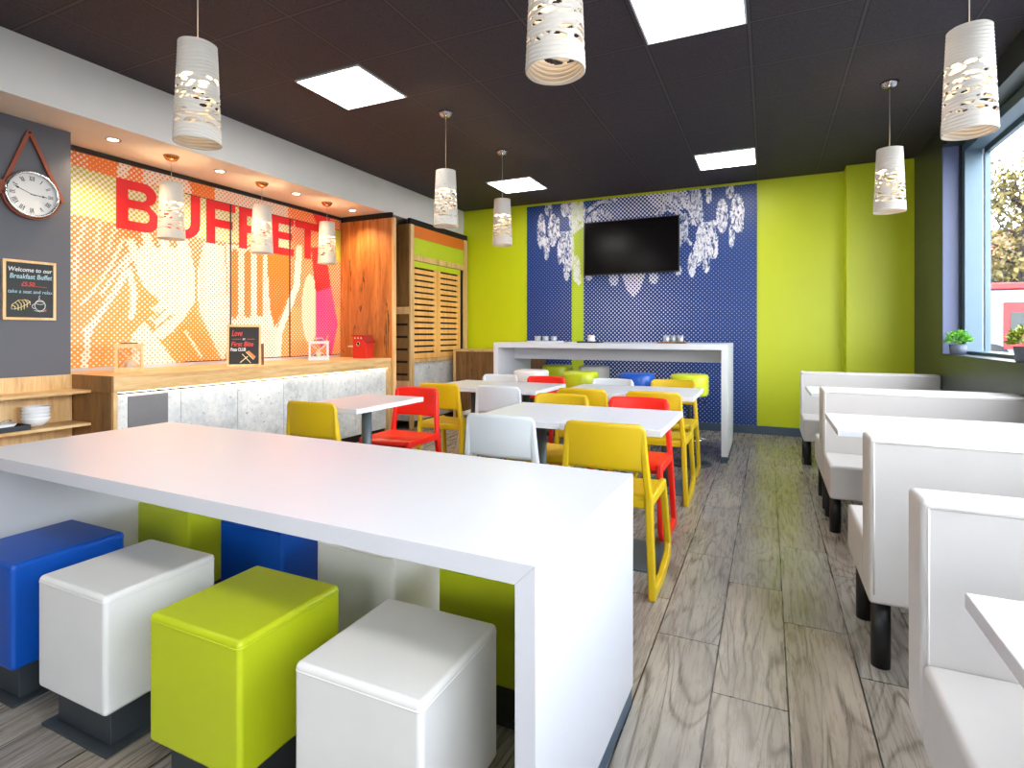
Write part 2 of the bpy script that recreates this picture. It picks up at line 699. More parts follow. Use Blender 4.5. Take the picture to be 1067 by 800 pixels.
def put_mesh(name, me, mat, parent, fn):
    """map mesh xy(z) through fn(x, y, z) -> world, attach under parent"""
    off = parent_world(parent)
    for v in me.vertices:
        v.co = Vector(fn(v.co.x, v.co.y, v.co.z)) - off
    me.materials.clear()
    me.materials.append(mat)
    o = bpy.data.objects.new(name, me)
    col.objects.link(o)
    o.parent = parent
    return o


# ------------------------------------------------------------------ the room
Y0, Y1 = -3.0, 7.2
XR = 1.384
ZC = 3.02
XM = -4.85                                      # wall behind the buffet
XB = -4.13                                      # bulkhead front

struct(box('floor', M['floor'], -5.05, 1.55, Y0 - .1, Y1 + .1, -0.06, 0.0))
struct(box('ceiling', M['ceiling'], -4.15, 1.75, Y0 - .1, Y1 + .1, ZC, ZC + .08))
struct(box('wall_back', M['lime_wall'], -5.05, 1.7, Y1, Y1 + .15, -0.02, ZC + .05))
struct(box('wall_left', M['white_wall'], XM - .15, XM, 2.2, Y1, 0, ZC))
struct(box('wall_left_front', M['dark_wall'], -5.05, -4.54, Y0, 2.262, 0, 2.64))
struct(box('trim_1', M['white_wall'], -5.05, XB, Y0, Y1 - .001, 2.64, ZC + .02))      # bulkhead over the buffet
struct(box('trim_2', M['lime_wall'], 0.776, XR + .02, 6.97, Y1, 0, ZC))               # boxed pier on the back wall
struct(box('baseboard_back', M['skirting'], -4.05, 0.776, 7.182, 7.2, 0, 0.098))

# right-hand wall with its long window
wr = MB()
wr.box(XR, 1.69, 5.96, Y1, 0, ZC)
wr.box(XR, 1.66, -2.6, 5.96, 0, 1.01)
wr.box(XR, 1.69, -2.6, 5.96, 2.82, ZC)
wr.box(XR, 1.69, Y0, -2.6, 0, ZC)
struct(wr.build('wall_right', M['dark_green_wall']))
struct(box('trim_3', M['slate_blue'], XR + .002, 1.50, 5.948, 5.9595, 1.011, 2.819))   # window reveal lining
struct(box('trim_4', M['dark_green_wall'], XR - .012, 1.5, -2.6, 5.947, 1.0105, 1.022))        # sill board

w1 = empty('window_1', (1.6, 2.0, 1.01), kind='structure')
fr = MB()
for (ya, yb) in ((5.79, 5.945),):
    fr.box(1.512, 1.632, ya + .06, yb, 1.024, 2.815)
for ym in (3.9, 2.0, 0.1, -1.8):
    fr.box(1.53, 1.68, ym - .04, ym + .04, 1.024, 2.815)
fr.box(1.512, 1.632, -2.59, 5.85, 2.74, 2.815)
fr.box(1.53, 1.70, -2.59, 5.85, 1.024, 1.05)
fr.build('window_frame', M['alu'], w1, 0.004, 2)
gk = MB()
gk.box(1.5, 1.512, 5.92, 5.9475, 1.024, 2.815)
gk.box(1.633, 1.637, 5.90, 5.945, 1.05, 2.74)
gk.build('gasket', M['alu_dark'], w1)
bd = MB()
bd.box(1.637, 1.652, 5.88, 5.945, 1.05, 2.76)
bd.build('bead', M['alu_white'], w1)
f2 = MB()
f2.box(1.652, 1.69, 5.86, 5.945, 1.024, 2.79)
f2.box(1.652, 1.69, -2.59, 5.86, 2.71, 2.79)
f2.build('sash', M['alu'], w1)
MB().box(1.664, 1.670, -2.58, 5.87, 1.03, 2.74).build('pane', M['glass'], w1)

# unseen wall behind the camera, dark against bounce; window added for fill light
wf = MB()
wf.box(-5.05, -1.2, Y0 - .15, Y0, 0, ZC)
wf.box(0.7, 1.69, Y0 - .15, Y0, 0, ZC)
wf.box(-1.2, 0.7, Y0 - .15, Y0, 0, 1.0)
wf.box(-1.2, 0.7, Y0 - .15, Y0, 2.5, ZC)
struct(wf.build('wall_front', M['dark_wall']))
w2 = empty('added_fill_window', (-.25, Y0, 1.0), kind='structure')
f3 = MB()
for xm in (-1.16, -.25, 0.66):
    f3.box(xm - .04, xm + .04, Y0 - .1, Y0 - .03, 1.0, 2.5)
f3.box(-1.2, 0.7, Y0 - .1, Y0 - .03, 1.0, 1.06)
f3.box(-1.2, 0.7, Y0 - .1, Y0 - .03, 2.44, 2.5)
f3.build('window_frame', M['alu'], w2)
MB().box(-1.18, 0.68, Y0 - .07, Y0 - .064, 1.05, 2.45).build('pane', M['glass'], w2)


# square light panels
def ceiling_light(x0, y0, label):
    t = empty('ceiling_light', (x0 + .29, y0 + .285, ZC), label, 'ceiling light', 'square light panels in the dark ceiling')
    f = MB()
    x1, y1 = x0 + .575, y0 + .56
    z0 = ZC - .012
    for a in ((x0, x1, y0, y0 + .012), (x0, x1, y1 - .012, y1), (x0, x0 + .012, y0 + .012, y1 - .012), (x1 - .012, x1, y0 + .012, y1 - .012)):
        f.box(*a, z0, ZC - .0005)
    f.build('frame', M['white_pl'], t)
    MB().box(x0 + .0125, x1 - .0125, y0 + .0125, y1 - .0125, ZC - .008, ZC - .001).build('diffuser', M['panel_light'], t)


for (x0, y0, lb) in ((-3.09, 2.945, 'square white light panel in the ceiling nearest the white bulkhead'),
                     (-0.685, 2.945, 'square white light panel in the ceiling cut by the top edge of the photo'),
                     (-3.08, 5.90, 'square white light panel in the ceiling behind a hanging pendant lamp'),
                     (-0.685, 5.90, 'square white light panel in the ceiling just before the chandelier mural'),
                     (-3.09, 0.0, 'square white light panel in the ceiling out of frame by the left side'),
                     (-0.685, 0.0, 'square white light panel in the ceiling above the camera')):
    ceiling_light(x0, y0, lb)

# recessed downlights in the bulkhead soffit
def downlight(y, label):
    t = empty('downlight', (-4.413, y, 2.64), label, 'downlight', 'small downlights in the bulkhead soffit')
    c = (-4.413, y, 2.64)
    MB().lathe([(0.052, -0.006), (0.052, -0.0005), (0.036, -0.0005), (0.034, -0.006)], c, 24, False).build('trim_ring', M['white_pl'], t)
    MB().lathe([(0.033, -0.004), (0.033, -0.001)], c, 20).build('lens', M['spot'], t)
    ld = bpy.data.lights.new('downlight_lamp', 'SPOT')
    ld.energy = DOWN
    ld.color = (1.0, 0.76, 0.50)
    ld.spot_size = math.radians(130)
    ld.spot_blend = 0.9
    ld.shadow_soft_size = 0.03
    lo = bpy.data.objects.new('lamp', ld)
    col.objects.link(lo)
    lo.parent = t
    lo.location = (0, 0, -0.03)


for y, lb in ((2.473, 'small round downlight in the white soffit nearest the charcoal clock wall'),
              (3.355, 'small round downlight in the white soffit between the first and second buffet pendants'),
              (4.227, 'small round downlight in the white soffit between the second and third buffet pendants'),
              (5.08, 'small round downlight in the white soffit closest to the tall wood panel')):
    downlight(y, lb)


# ------------------------------------------------------------------ printed murals
def in_poly(u, v, P):
    c = False
    j = len(P) - 1
    for i in range(len(P)):
        (a, b), (p, q) = P[i], P[j]
        if (b > v) != (q > v) and u < (p - a) * (v - b) / (q - b) + a:
            c = not c
        j = i
    return c


def cap_d(u, v, a, b):
    ax, ay = a
    dx, dy = b[0] - ax, b[1] - ay
    t = max(0, min(1, ((u - ax) * dx + (v - ay) * dy) / (dx * dx + dy * dy + 1e-9)))
    return math.hypot(u - ax - t * dx, v - ay - t * dy)


def shape_hit(s, u, v):
    k = s[0]
    if k == 'p':
        return in_poly(u, v, s[1])
    if k == 'e':
        cx, cy, rx, ry = s[1]
        return ((u - cx) / rx) ** 2 + ((v - cy) / ry) ** 2 < 1
    pts, r = s[1]
    return any(cap_d(u, v, pts[i], pts[i + 1]) < r for i in range(len(pts) - 1))


OR, LI, RE, PK, BE = rgb(240, 122, 38), rgb(196, 186, 44), rgb(226, 26, 40), rgb(222, 66, 130), rgb(206, 190, 140)
ORY = rgb(244, 146, 44)
SH = [
    ('p', [(70, 285), (240, 285), (240, 392), (70, 395)], .26, ORY),
    ('p', [(92, 158), (125, 166), (121, 184), (93, 177)], .10, OR),
    ('p', [(124, 166), (137, 170), (131, 186), (121, 184)], .74, OR),
    ('p', [(150, 172), (195, 184), (200, 202), (150, 191)], .72, OR),
    ('p', [(197, 185), (222, 191), (224, 208), (202, 202)], .10, OR),
    ('p', [(223, 190), (300, 212), (300, 230), (224, 209)], .76, OR),
    ('p', [(300, 210), (356, 226), (356, 246), (305, 231)], .22, OR),
    ('p', [(72, 172), (121, 184), (121, 232), (72, 223)], .50, LI),
    ('p', [(121, 184), (240, 214), (302, 231), (302, 262), (240, 252), (121, 232)], .55, LI),
    ('c', ([(132, 284), (112, 315), (92, 345), (88, 388)], 3.6), .76, OR),
    ('c', ([(133, 266), (106, 306)], 2.4), .66, OR),
    ('c', ([(135, 282), (140, 308), (137, 330)], 3.2), .80, ORY),
    ('p', [(136, 352), (150, 334), (164, 352), (188, 384), (138, 386)], .78, ORY),
    ('c', ([(128, 250), (118, 272), (100, 300), (84, 318)], 2.0), .62, ORY),
    ('c', ([(139, 262), (124, 292)], 1.8), .7, ORY),
    ('c', ([(120, 300), (100, 330), (86, 345)], 1.6), .62, ORY),
    ('c', ([(88, 232), (80, 262), (78, 300)], 2.6), .52, OR),
    ('c', ([(104, 232), (100, 262)], 2.6), .52, OR),
    ('c', ([(120, 236), (112, 262)], 2.4), .52, OR),
    ('c', ([(128, 318), (112, 350), (104, 384)], 1.8), .12, ORY),
    ('c', ([(148, 328), (168, 354)], 1.8), .20, ORY),
    ('p', [(140, 272), (146, 256), (170, 258), (198, 258), (203, 285), (203, 314), (190, 334), (180, 346), (168, 354),
           (159, 349), (163, 339), (155, 332), (165, 325), (156, 322), (167, 314), (156, 304), (147, 294)], .80, ORY),
    ('c', ([(150, 288), (136, 252)], 4.4), .80, ORY),
    ('c', ([(162, 280), (150, 236)], 4.6), .80, ORY),
    ('c', ([(177, 280), (168, 238)], 5.0), .80, ORY),
    ('c', ([(192, 285), (190, 242)], 5.8), .80, ORY),
    ('c', ([(158, 334), (172, 322)], 0.9), .25, ORY),
    ('c', ([(160, 344), (180, 328)], 0.9), .25, ORY),
    ('p', [(213, 252), (234, 256), (236, 300), (239, 350), (233, 378), (222, 357), (208, 325), (205, 300), (207, 275)], .78, OR),
    ('p', [(186, 345), (203, 324), (224, 372), (200, 380)], .20, ORY),
    ('c', ([(193, 345), (210, 372)], 1.2), .9, ORY),
    ('p', [(236, 254), (284, 262), (290, 385), (238, 388)], .76, OR),
    ('c', ([(244.5, 262), (244.5, 329)], 3.0), .12, OR),
    ('c', ([(258, 264), (258, 328)], 3.0), .12, OR),
    ('c', ([(271, 266), (271, 327)], 3.2), .12, OR),
    ('p', [(278, 262), (306, 266), (304, 300), (291, 330), (286, 342), (281, 320)], .07, OR),
    ('p', [(290, 372), (292, 346), (304, 318), (356, 300), (356, 380), (290, 380)], .28, ORY),
    ('p', [(303, 262), (356, 274), (356, 320), (303, 320)], .30, OR),
    ('c', ([(312, 258), (309, 298), (301, 320), (291, 346), (289, 380)], 3.2), .92, OR),
    ('e', (323, 322, 8.5, 36), .55, BE),
    ('p', [(324, 218), (346, 224), (340, 240), (331, 236)], .05, RE),
    ('p', [(324, 258), (339, 256), (345, 300), (329, 306)], .04, RE),
    ('p', [(329, 304), (345, 299), (352, 338), (346, 368), (341, 374), (342, 348), (335, 364), (329, 350)], .06, PK),
    ('p', [(345, 238), (357, 241), (357, 274), (346, 270)], .10, LI),
]


def mural(name, x_fixed, ys, zs, mat, shade):
    verts, tone, ink, photo = [], [], [], []
    for z in zs:
        for a in ys:
            p = (x_fixed, a, z) if x_fixed is not None else (a, 7.184, z)
            u, v = proj(*p)
            t, c, ph = shade(u, v, p)
            verts.append(p)
            tone.append(t)
            ink.append(c)
            photo.append(ph)
    n = len(ys)
    faces = []
    for i in range(len(zs) - 1):
        for j in range(n - 1):
            faces.append((i * n + j, i * n + j + 1, (i + 1) * n + j + 1, (i + 1) * n + j))
    me = bpy.data.meshes.new(name)
    me.from_pydata(verts, [], faces)
    at = me.attributes.new('tone', 'FLOAT', 'POINT')
    at.data.foreach_set('value', tone)
    at = me.attributes.new('photo', 'FLOAT', 'POINT')
    at.data.foreach_set('value', photo)
    at = me.attributes.new('ink', 'FLOAT_COLOR', 'POINT')
    at.data.foreach_set('color', [k for c in ink for k in c])
    me.materials.append(mat)
    return me


def lerp_n(a, b, n):
    return [a + (b - a) * i / (n - 1) for i in range(n)]


def orange_shade(u, v, p):
    nn = noise.noise((p[1] * 3, p[2] * 3, 1.7))
    t, c = .34 + .14 * nn, OR
    for s in SH:
        if shape_hit(s, u, v):
            t, c = s[2] + .07 * nn, s[3]
    return t, c, 0.0


XP = -4.832
mu = empty('wall_mural', (XM + .001, 3.8, 0.91), 'orange halftone wall mural of a hand behind the buffet counter with red lettering', 'wall mural')
ys = lerp_n(2.264, 5.338, 206)
zs = lerp_n(0.93, 2.60, 112)
me = mural('printed_panel', XP, ys, zs, M['orange_print'], orange_shade)
off = parent_world(mu)
for v_ in me.vertices:
    v_.co = v_.co - off
pn = bpy.data.objects.new('printed_panel', me)
col.objects.link(pn)
pn.parent = mu
md = pn.modifiers.new('thickness', 'SOLIDIFY')
md.thickness = 0.014
md.offset = 1
md.use_rim = True
# make the print face the room
for p_ in me.polygons[:1]:
    flip = p_.normal.x < 0
if flip:
    me.flip_normals()
md.offset = -1

# lettering, cut like a bold grotesque
LZ0, LZ1 = 2.06, 2.475
LH = LZ1 - LZ0
SW = 0.094


def arc(cx, cy, rx, ry, a0, a1, n=10):
    return [(cx + rx * math.cos(math.radians(a0 + (a1 - a0) * i / n)), cy + ry * math.sin(math.radians(a0 + (a1 - a0) * i / n))) for i in range(n + 1)]


def letter_outline(ch, w):
    h, s, t = LH, SW, 0.078
    if ch == 'F':
        return [[(0, 0), (s, 0), (s, .165), (w * .9, .165), (w * .9, .165 + t), (s, .165 + t), (s, h - t), (w, h - t), (w, h), (0, h)]]
    if ch == 'E':
        return [[(0, 0), (w, 0), (w, t), (s, t), (s, .172), (w * .93, .172), (w * .93, .172 + t), (s, .172 + t), (s, h - t), (w, h - t), (w, h), (0, h)]]
    if ch == 'T':
        return [[(w / 2 - s / 2, 0), (w / 2 + s / 2, 0), (w / 2 + s / 2, h - t), (w, h - t), (w, h), (0, h), (0, h - t), (w / 2 - s / 2, h - t)]]
    if ch == 'U':
        r = w / 2
        o = [(0, h), (0, r)] + arc(r, r * .86, r, r * .86, 180, 360)[1:] + [(w, h), (w - s, h)]
        o += arc(r, r * .92, r - s, r * .92 - t, 360, 180) + [(s, h)]
        return [o]
    if ch == 'B':
        m = h * .53
        o = [(0, 0)] + arc(w - .115, m * .5, .115, m * .5, -90, 62) + arc(w - .135, m + (h - m) * .5, .115, (h - m) * .5, -62, 90) + [(0, h)]
        h1 = [(s, t)] + arc(w - .125, t + (m - t - .036) * .5, .045, (m - t - .036) * .5, -90, 90, 8) + [(s, m - .036)]
        z1, z2 = m + .036, h - t
        h2 = [(s, z1)] + arc(w - .145, (z1 + z2) / 2, .04, (z2 - z1) / 2, -90, 90, 8) + [(s, z2)]
        return [o, h1, h2]


for ch, ua, ub in (('B', 120.9, 165.5), ('U', 171, 208.5), ('F', 214.9, 245.3), ('F', 249, 279.5), ('E', 283.0, 305.9), ('T', 307.4, 333.0)):
    ya, yb = y_on_left_wall(ua, XP), y_on_left_wall(ub, XP)
    m_ = curve_mesh(letter_outline(ch, yb - ya), 0.0008)
    put_mesh('letter', m_, M['red_letter'], mu, lambda a, b, c, ya=ya: (XP + .0012 + c, ya + a, LZ0 + b))
sm = MB()
for ys_ in (3.789, 4.536):
    sm.box(XP - .002, XP + .004, ys_ - .007, ys_ + .007, 0.935, 2.477)
sm.build('panel_joint', M['black_trim'], mu)
sm = MB()
sm.box(XP - .002, XP + .0035, 3.25, 5.33, 2.474, 2.479)
sm.build('fascia_joint', M['black_trim'], mu)
sm = MB().box(XP - .016, XP + .012, 2.264, 5.336, 2.602, 2.6385)
sm.build('top_rail', M['black_trim'], mu)
sm = MB().box(XP - .002, XP + .004, 3.3, 5.33, 0.934, 0.942)
sm.build('bottom_joint', M['black_trim'], mu)

NAVY = rgb(0, 54, 124)
CH = [
    ('e', (571.5, 218, 3.6, 7)), ('e', (564, 241, 4.2, 18)), ('e', (576, 240, 4.8, 17)), ('e', (569.5, 259, 2.8, 12)), ('e', (581.5, 237, 1.5, 11)),
    ('c', ([(582, 244), (597, 242), (607, 234), (619, 227)], 2.0)),
    ('e', (588, 258, 4.6, 17)), ('e', (594.5, 262, 4, 19)), ('e', (590.5, 281, 3.1, 11)), ('e', (583.5, 262, 2.4, 13)), ('e', (600.5, 280, 4, 14)), ('e', (603, 291, 2.6, 6)),
    ('e', (589, 217, 4.5, 9)), ('e', (598, 224, 5.5, 17)), ('e', (606, 221, 4, 11)),
    ('c', ([(611, 231), (618, 223), (627, 220), (635, 226)], 2.2)), ('c', ([(612, 220), (624, 211), (640, 208)], 1.8)), ('c', ([(614, 227), (622, 228)], 1.8)),
    ('c', ([(686, 223), (693, 216), (702, 217), (711, 226), (723, 232), (735, 234), (745, 232)], 2.4)),
    ('c', ([(690, 206), (704, 210), (716, 216), (731, 229)], 1.9)), ('c', ([(700, 203), (715, 207)], 3.2)),
    ('e', (724, 211, 7.5, 17)), ('e', (738.5, 203, 3.1, 9)), ('e', (728, 222, 4.6, 10)), ('e', (714, 237, 3, 15)), ('e', (709, 245, 2, 12)),
    ('e', (760.5, 198, 4, 9)), ('e', (752.5, 225, 5.8, 18)), ('e', (768.3, 222, 7, 20)), ('e', (762.3, 246, 2.8, 12)), ('e', (772.5, 232, 2, 10)),
    ('e', (731, 252, 6.2, 18)), ('e', (741.5, 250, 5, 20)), ('e', (721, 276, 4, 13)), ('e', (736, 274, 3.6, 10)), ('e', (745.5, 256, 2.6, 13)), ('e', (727, 264, 5, 13)),
    ('c', ([(711, 244), (720, 254)], 1.4)), ('e', (707, 282, 3.2, 5)), ('e', (614, 289, 3, 3)),
]
DT = [  # coarse dotted parts of the picture
    ('p', [(640, 206), (690, 200), (700, 214), (690, 224), (612, 232), (620, 218)], .44),
    ('p', [(668, 196), (712, 190), (722, 214), (700, 222), (680, 214)], .58),
    ('p', [(647, 284), (673, 284), (667, 302), (660, 310), (653, 302)], .56),
    ('e', (639.5, 290, 5, 8), .54), ('e', (681, 289, 5, 7), .54),
]


def blue_shade(u, v, p):
    g = math.exp(-((u - 655) / 62.0) ** 2)
    low = 0.35 + 0.65 * max(0, min(1, (v - 262) / 60.0))
    t = .012 + .26 * g * low + (.02 if u > 690 else 0) * low
    ph = 0.0
    for s in DT:
        if shape_hit(s, u, v):
            t = s[2]
    for s in CH:
        if shape_hit(s, u, v):
            ph = 1.0
            t = .8
    c = NAVY
    if -2.425 < p[0] < -2.262:
        c = rgb(180, 204, 24)
        t = .70 if (ph and v < 300) else 0.03
        ph = ph * .75
    return t, c, ph


cm = mural('chandelier_wall_mural', None, lerp_n(-3.097, -0.117, 249), lerp_n(0.099, 2.985, 241), M['blue_print'], blue_shade)
cmo = bpy.data.objects.new('wall_mural', cm)
col.objects.link(cmo)
if cm.polygons[0].normal.y > 0:
    cm.flip_normals()
md = cmo.modifiers.new('thickness', 'SOLIDIFY')
md.thickness = 0.012
md.offset = -1
tag(cmo, 'blue dotted wall mural of a white crystal chandelier on the lime back wall', 'wall mural')

# ------------------------------------------------------------------ television
tv = empty('television', (-1.61, 7.1, 1.97), 'black flat screen television hung on the blue chandelier mural', 'television')
MB().box(-2.232, -0.996, 7.10, 7.135, 1.967, 2.673).build('bezel', M['tv_black'], tv, 0.006)
MB().box(-2.218, -1.010, 7.0985, 7.1005, 1.985, 2.660).build('screen', M['tv_screen'], tv)
MB().box(-1.85, -1.40, 7.1345, 7.1735, 2.1, 2.5).build('wall_bracket', M['black_metal'], tv)


# ------------------------------------------------------------------ buffet counter, panel, cabinet
ct = empty('buffet_counter', (-4.45, 3.8, 0), 'long oak topped buffet counter with concrete front panels along the orange mural', 'counter')
XF = -4.05
MB().box(-4.815, XF, 2.275, 5.335, 0.79, 0.905).build('worktop', M['oak'], ct, 0.003)
MB().box(-4.535, -4.072, 2.268, 2.30, 0.0, 0.789).build('end_panel', M['rustic_dark'], ct, 0.002)
MB().box(-4.535, XF - .002, 2.262, 2.2745, 0.79, 0.905).build('worktop_end', M['rustic_dark'], ct)
MB().box(-4.075, XF + .003, 2.272, 2.298, 0.0, 0.789).build('corner_post', M['oak_x'], ct, 0.002)
seams = [2.30, 2.767, 3.265, 3.756, 4.257, 4.744, 5.27]
for a, b in zip(seams[:-1], seams[1:]):
    MB().box(-4.10, -4.075, a + .0025, b - .0025, 0.085, 0.772).build('concrete_panel', M['concrete'], ct, 0.002)
MB().box(-4.14, -4.1005, 2.30, 5.27, 0.0, 0.785).build('carcass', M['void'], ct)
MB().box(-4.112, -4.1003, 2.30, 5.28, 0.0, 0.083).build('kickboard', M['black_trim'], ct)
MB().box(-4.068, -4.058, 2.31, 5.27, 0.7868, 0.7897).build('light_strip', M['led'], ct)
gr = MB().box(-4.0745, -4.066, 2.377, 2.663, 0.53, 0.757).build('speaker_grille', M['grille'], ct, 0.004)
MB().box(-4.10, -4.045, 5.272, 5.335, 0.0, 0.789).build('end_post', M['oak_x'], ct, 0.002)

tp = empty('partition', (-4.43, 5.36, 0), 'tall rustic orange oak partition at the right end of the buffet counter', 'partition')
MB().box(-4.832, -4.045, 5.342, 5.385, 0.0, 2.572).build('board', M['rustic'], tp)
MB().box(-4.0445, -4.018, 5.338, 5.39, 0.0, 2.572).build('front_edge', M['pine'], tp, 0.002)
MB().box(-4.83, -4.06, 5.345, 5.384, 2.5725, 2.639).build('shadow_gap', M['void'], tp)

cb = empty('louvred_cabinet', (-4.45, 6.4, 0), 'tall oak cabinet with louvred doors under orange and lime bands', 'cabinet')
yA, yB = 5.71, 7.15
MB().box(-4.83, -4.10, yA + .022, yB - .02, 0.08, 2.55).build('carcass', M['void'], cb)
sd = MB()
sd.box(-4.83, -4.065, yA, yA + .02, 1.53, 2.57)
sd.box(-4.83, -4.065, yA, yA + .02, 0.60, 1.44)
sd.build('side_panel', M['rustic_dark'], cb)
MB().box(-4.82, -4.06, yA - .006, yA + .02, 1.4405, 1.5295).build('side_rail', M['pine'], cb)
MB().box(-4.82, -4.06, yA - .006, yA + .02, 0.54, 0.5995).build('side_rail', M['pine'], cb)
MB().box(-4.82, -4.075, yA + .004, yA + .02, 0.10, 0.539).build('side_concrete', M['concrete'], cb)
sl = MB()
for zz in (1.308, 1.152, 0.995, 0.839, 0.682):
    sl.box(-4.79, -4.085, yA - .003, yA + .001, zz - .014, zz + .014)
sl.build('vent_slot', M['void'], cb)
ff = MB()
ff.box(-4.064, -4.04, yA, yA + .078, 0.0, 2.565)
ff.box(-4.064, -4.04, 7.045, yB, 0.83, 2.565)
ff.box(-4.064, -4.04, yA + .078, 7.045, 2.118, 2.19)
ff.box(-4.064, -4.04, yA + .078, 7.045, 0.825, 0.872)
ff.build('face_frame', M['oak_x'], cb, 0.002)
MB().box(-4.07, -4.05, yA + .08, 7.044, 2.412, 2.563).build('orange_band', M['orange_band'], cb)
MB().box(-4.07, -4.05, yA + .08, 7.044, 2.192, 2.410).build('lime_band', M['lime_band'], cb)
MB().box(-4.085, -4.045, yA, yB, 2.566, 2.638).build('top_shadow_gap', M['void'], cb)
MB().box(-4.10, -4.07, yA + .08, 7.0, 0.085, 0.823).build('concrete_panel', M['concrete'], cb)
MB().box(-4.12, -4.09, yA + .08, 7.1, 0.0, 0.083).build('kickboard', M['black_trim'], cb)
for (ya, yb, sa, sb) in ((5.792, 6.333, 5.80, 6.262), (6.338, 6.945, 6.412, 6.868)):
    d = MB()
    z = 2.026
    d.box(-4.066, -4.046, ya, sa, 0.876, 2.112)
    d.box(-4.066, -4.046, sb, yb, 0.876, 2.112)
    top = 2.112
    zz = 2.026
    while zz > 0.93:
        d.box(-4.066, -4.046, sa, sb, zz + .012, top)
        top = zz - .012
        zz -= .0765
    d.box(-4.066, -4.046, sa, sb, 0.876, top)
    dr = d.build('door', M['louvre'], cb)
    MB().box(-4.0665, -4.0445, ya + .001, yb - .001, 2.04, 2.1115).build('top_rail', M['lime_band'], dr)
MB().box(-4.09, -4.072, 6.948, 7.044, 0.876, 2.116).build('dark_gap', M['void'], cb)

un = empty('wood_cupboard', (-3.3, 6.9, 0), 'low oak cupboard against the back wall beside the white bar table', 'cupboard')
MB().box(-3.96, -2.80, 6.63, 7.17, 0.0, 0.945).build('body', M['rustic_dark'], un, 0.003)
MB().box(-3.97, -2.79, 6.615, 7.178, 0.946, 0.975).build('lid', M['oak'], un, 0.003)
MB().box(-3.965, -3.93, 6.612, 6.629, 0.0, 0.945).build('edge_strip', M['pine'], un)

# low shelves below the charcoal wall
sh = empty('shelf_unit', (-4.4, 1.4, 0), 'open oak shelf unit under the charcoal wall with crockery on it', 'shelf unit')
MB().box(-4.538, -4.52, 0.4, 2.26, 0.0, 0.905).build('back_board', M['oak_x'], sh)
MB().box(-4.5195, -4.28, 0.4, 2.258, 0.785, 0.805).build('shelf', M['oak'], sh, 0.002)
MB().box(-4.5195, -4.28, 0.4, 2.258, 0.558, 0.578).build('shelf', M['oak'], sh, 0.002)
MB().box(-4.5195, -4.28, 0.4, 2.258, 0.06, 0.08).build('shelf', M['oak'], sh, 0.002)
MB().box(-4.5195, -4.29, 0.4, 0.42, 0.0, 0.7845).build('end_board', M['oak_x'], sh)


def bowl_parts(root):
    prof = [(0.028, 0.0), (0.045, 0.003), (0.070, 0.030), (0.077, 0.052), (0.078, 0.060), (0.074, 0.060), (0.068, 0.034), (0.040, 0.010), (0.002, 0.009)]
    return MB().lathe(prof, (0, 0, 0), 32, True)


bp = None
for k in range(4):
    lb = ['white bowl at the bottom of the stack on the oak shelf', 'white bowl second from the bottom of the shelf stack',
          'white bowl second from the top of the shelf stack', 'white bowl on top of the stack on the oak shelf'][k]
    if bp is None:
        bp = bowl_parts(None).build('bowl', M['porcelain'])
        o = bp
    else:
        o = bp.copy()
        col.objects.link(o)
    o.location = (-4.44, 2.008, 0.5785 + k * 0.0245)
    tag(o, lb, 'bowl', 'bowls stacked on the shelf')

tr = MB()
tr.box(-4.50, -4.30, 1.42, 1.920, 0.5785, 0.588)
tr.box(-4.50, -4.30, 1.912, 1.920, 0.588, 0.612)
tr.box(-4.308, -4.30, 1.42, 1.912, 0.588, 0.612)
tr.box(-4.50, -4.492, 1.42, 1.912, 0.588, 0.612)
tag(tr.build('serving_tray', M['tray'], None, 0.002), 'dark rectangular tray with low rim on the oak shelf', 'tray')
di = MB()
pr = [(0.86, 0.0), (0.94, 0.018), (1.0, 0.034), (0.97, 0.036), (0.9, 0.02), (0.2, 0.012)]
rows = []
for r_, z_ in pr:
    rows.append([(-4.40 + r_ * .075 * math.copysign(abs(math.cos(a)) ** .55, math.cos(a)), 1.665 + r_ * .215 * math.copysign(abs(math.sin(a)) ** .55, math.sin(a)), 0.5885 + z_)
                 for a in [2 * math.pi * i / 40 for i in range(41)]])
di.grid(rows)
di.quad(list(reversed(rows[0][:-1])))
di.quad(rows[-1][:-1])
tag(di.build('serving_dish', M['porcelain']), 'shallow white oval dish on the dark tray', 'dish')
sp = MB().tube([(-4.38, 1.60, 0.626), (-4.385, 1.70, 0.628), (-4.39, 1.80, 0.634)], 0.004, 8)
sp.sphere((-4.392, 1.835, 0.640), 0.018, 0.028, 0.007)
tag(sp.build('spoon', M['chrome']), 'shiny serving spoon lying across the white dish', 'spoon')


# ------------------------------------------------------------------ clock and chalkboard on the charcoal wall
XW = -4.54
ck = empty('wall_clock', (XW, 2.02, 2.137), 'round white wall clock hung by a tan leather strap on charcoal wall', 'clock')
ckc = (2.022, 2.137)


def ring_x(prof, n=48):
    """revolve (radius, x) about an axis along x through the clock centre"""
    mb = MB()
    rows = [[(XW + x, ckc[0] + r * math.cos(2 * math.pi * i / n), ckc[1] + r * math.sin(2 * math.pi * i / n)) for i in range(n + 1)] for r, x in prof]
    mb.grid(rows)
    return mb


ring_x([(0.150, 0.002), (0.156, 0.010), (0.158, 0.030), (0.152, 0.044), (0.143, 0.046), (0.138, 0.038), (0.137, 0.024)]).build('case', M['chrome'], ck)
ring_x([(0.138, 0.022), (0.001, 0.022)]).build('dial', M['dial'], ck)


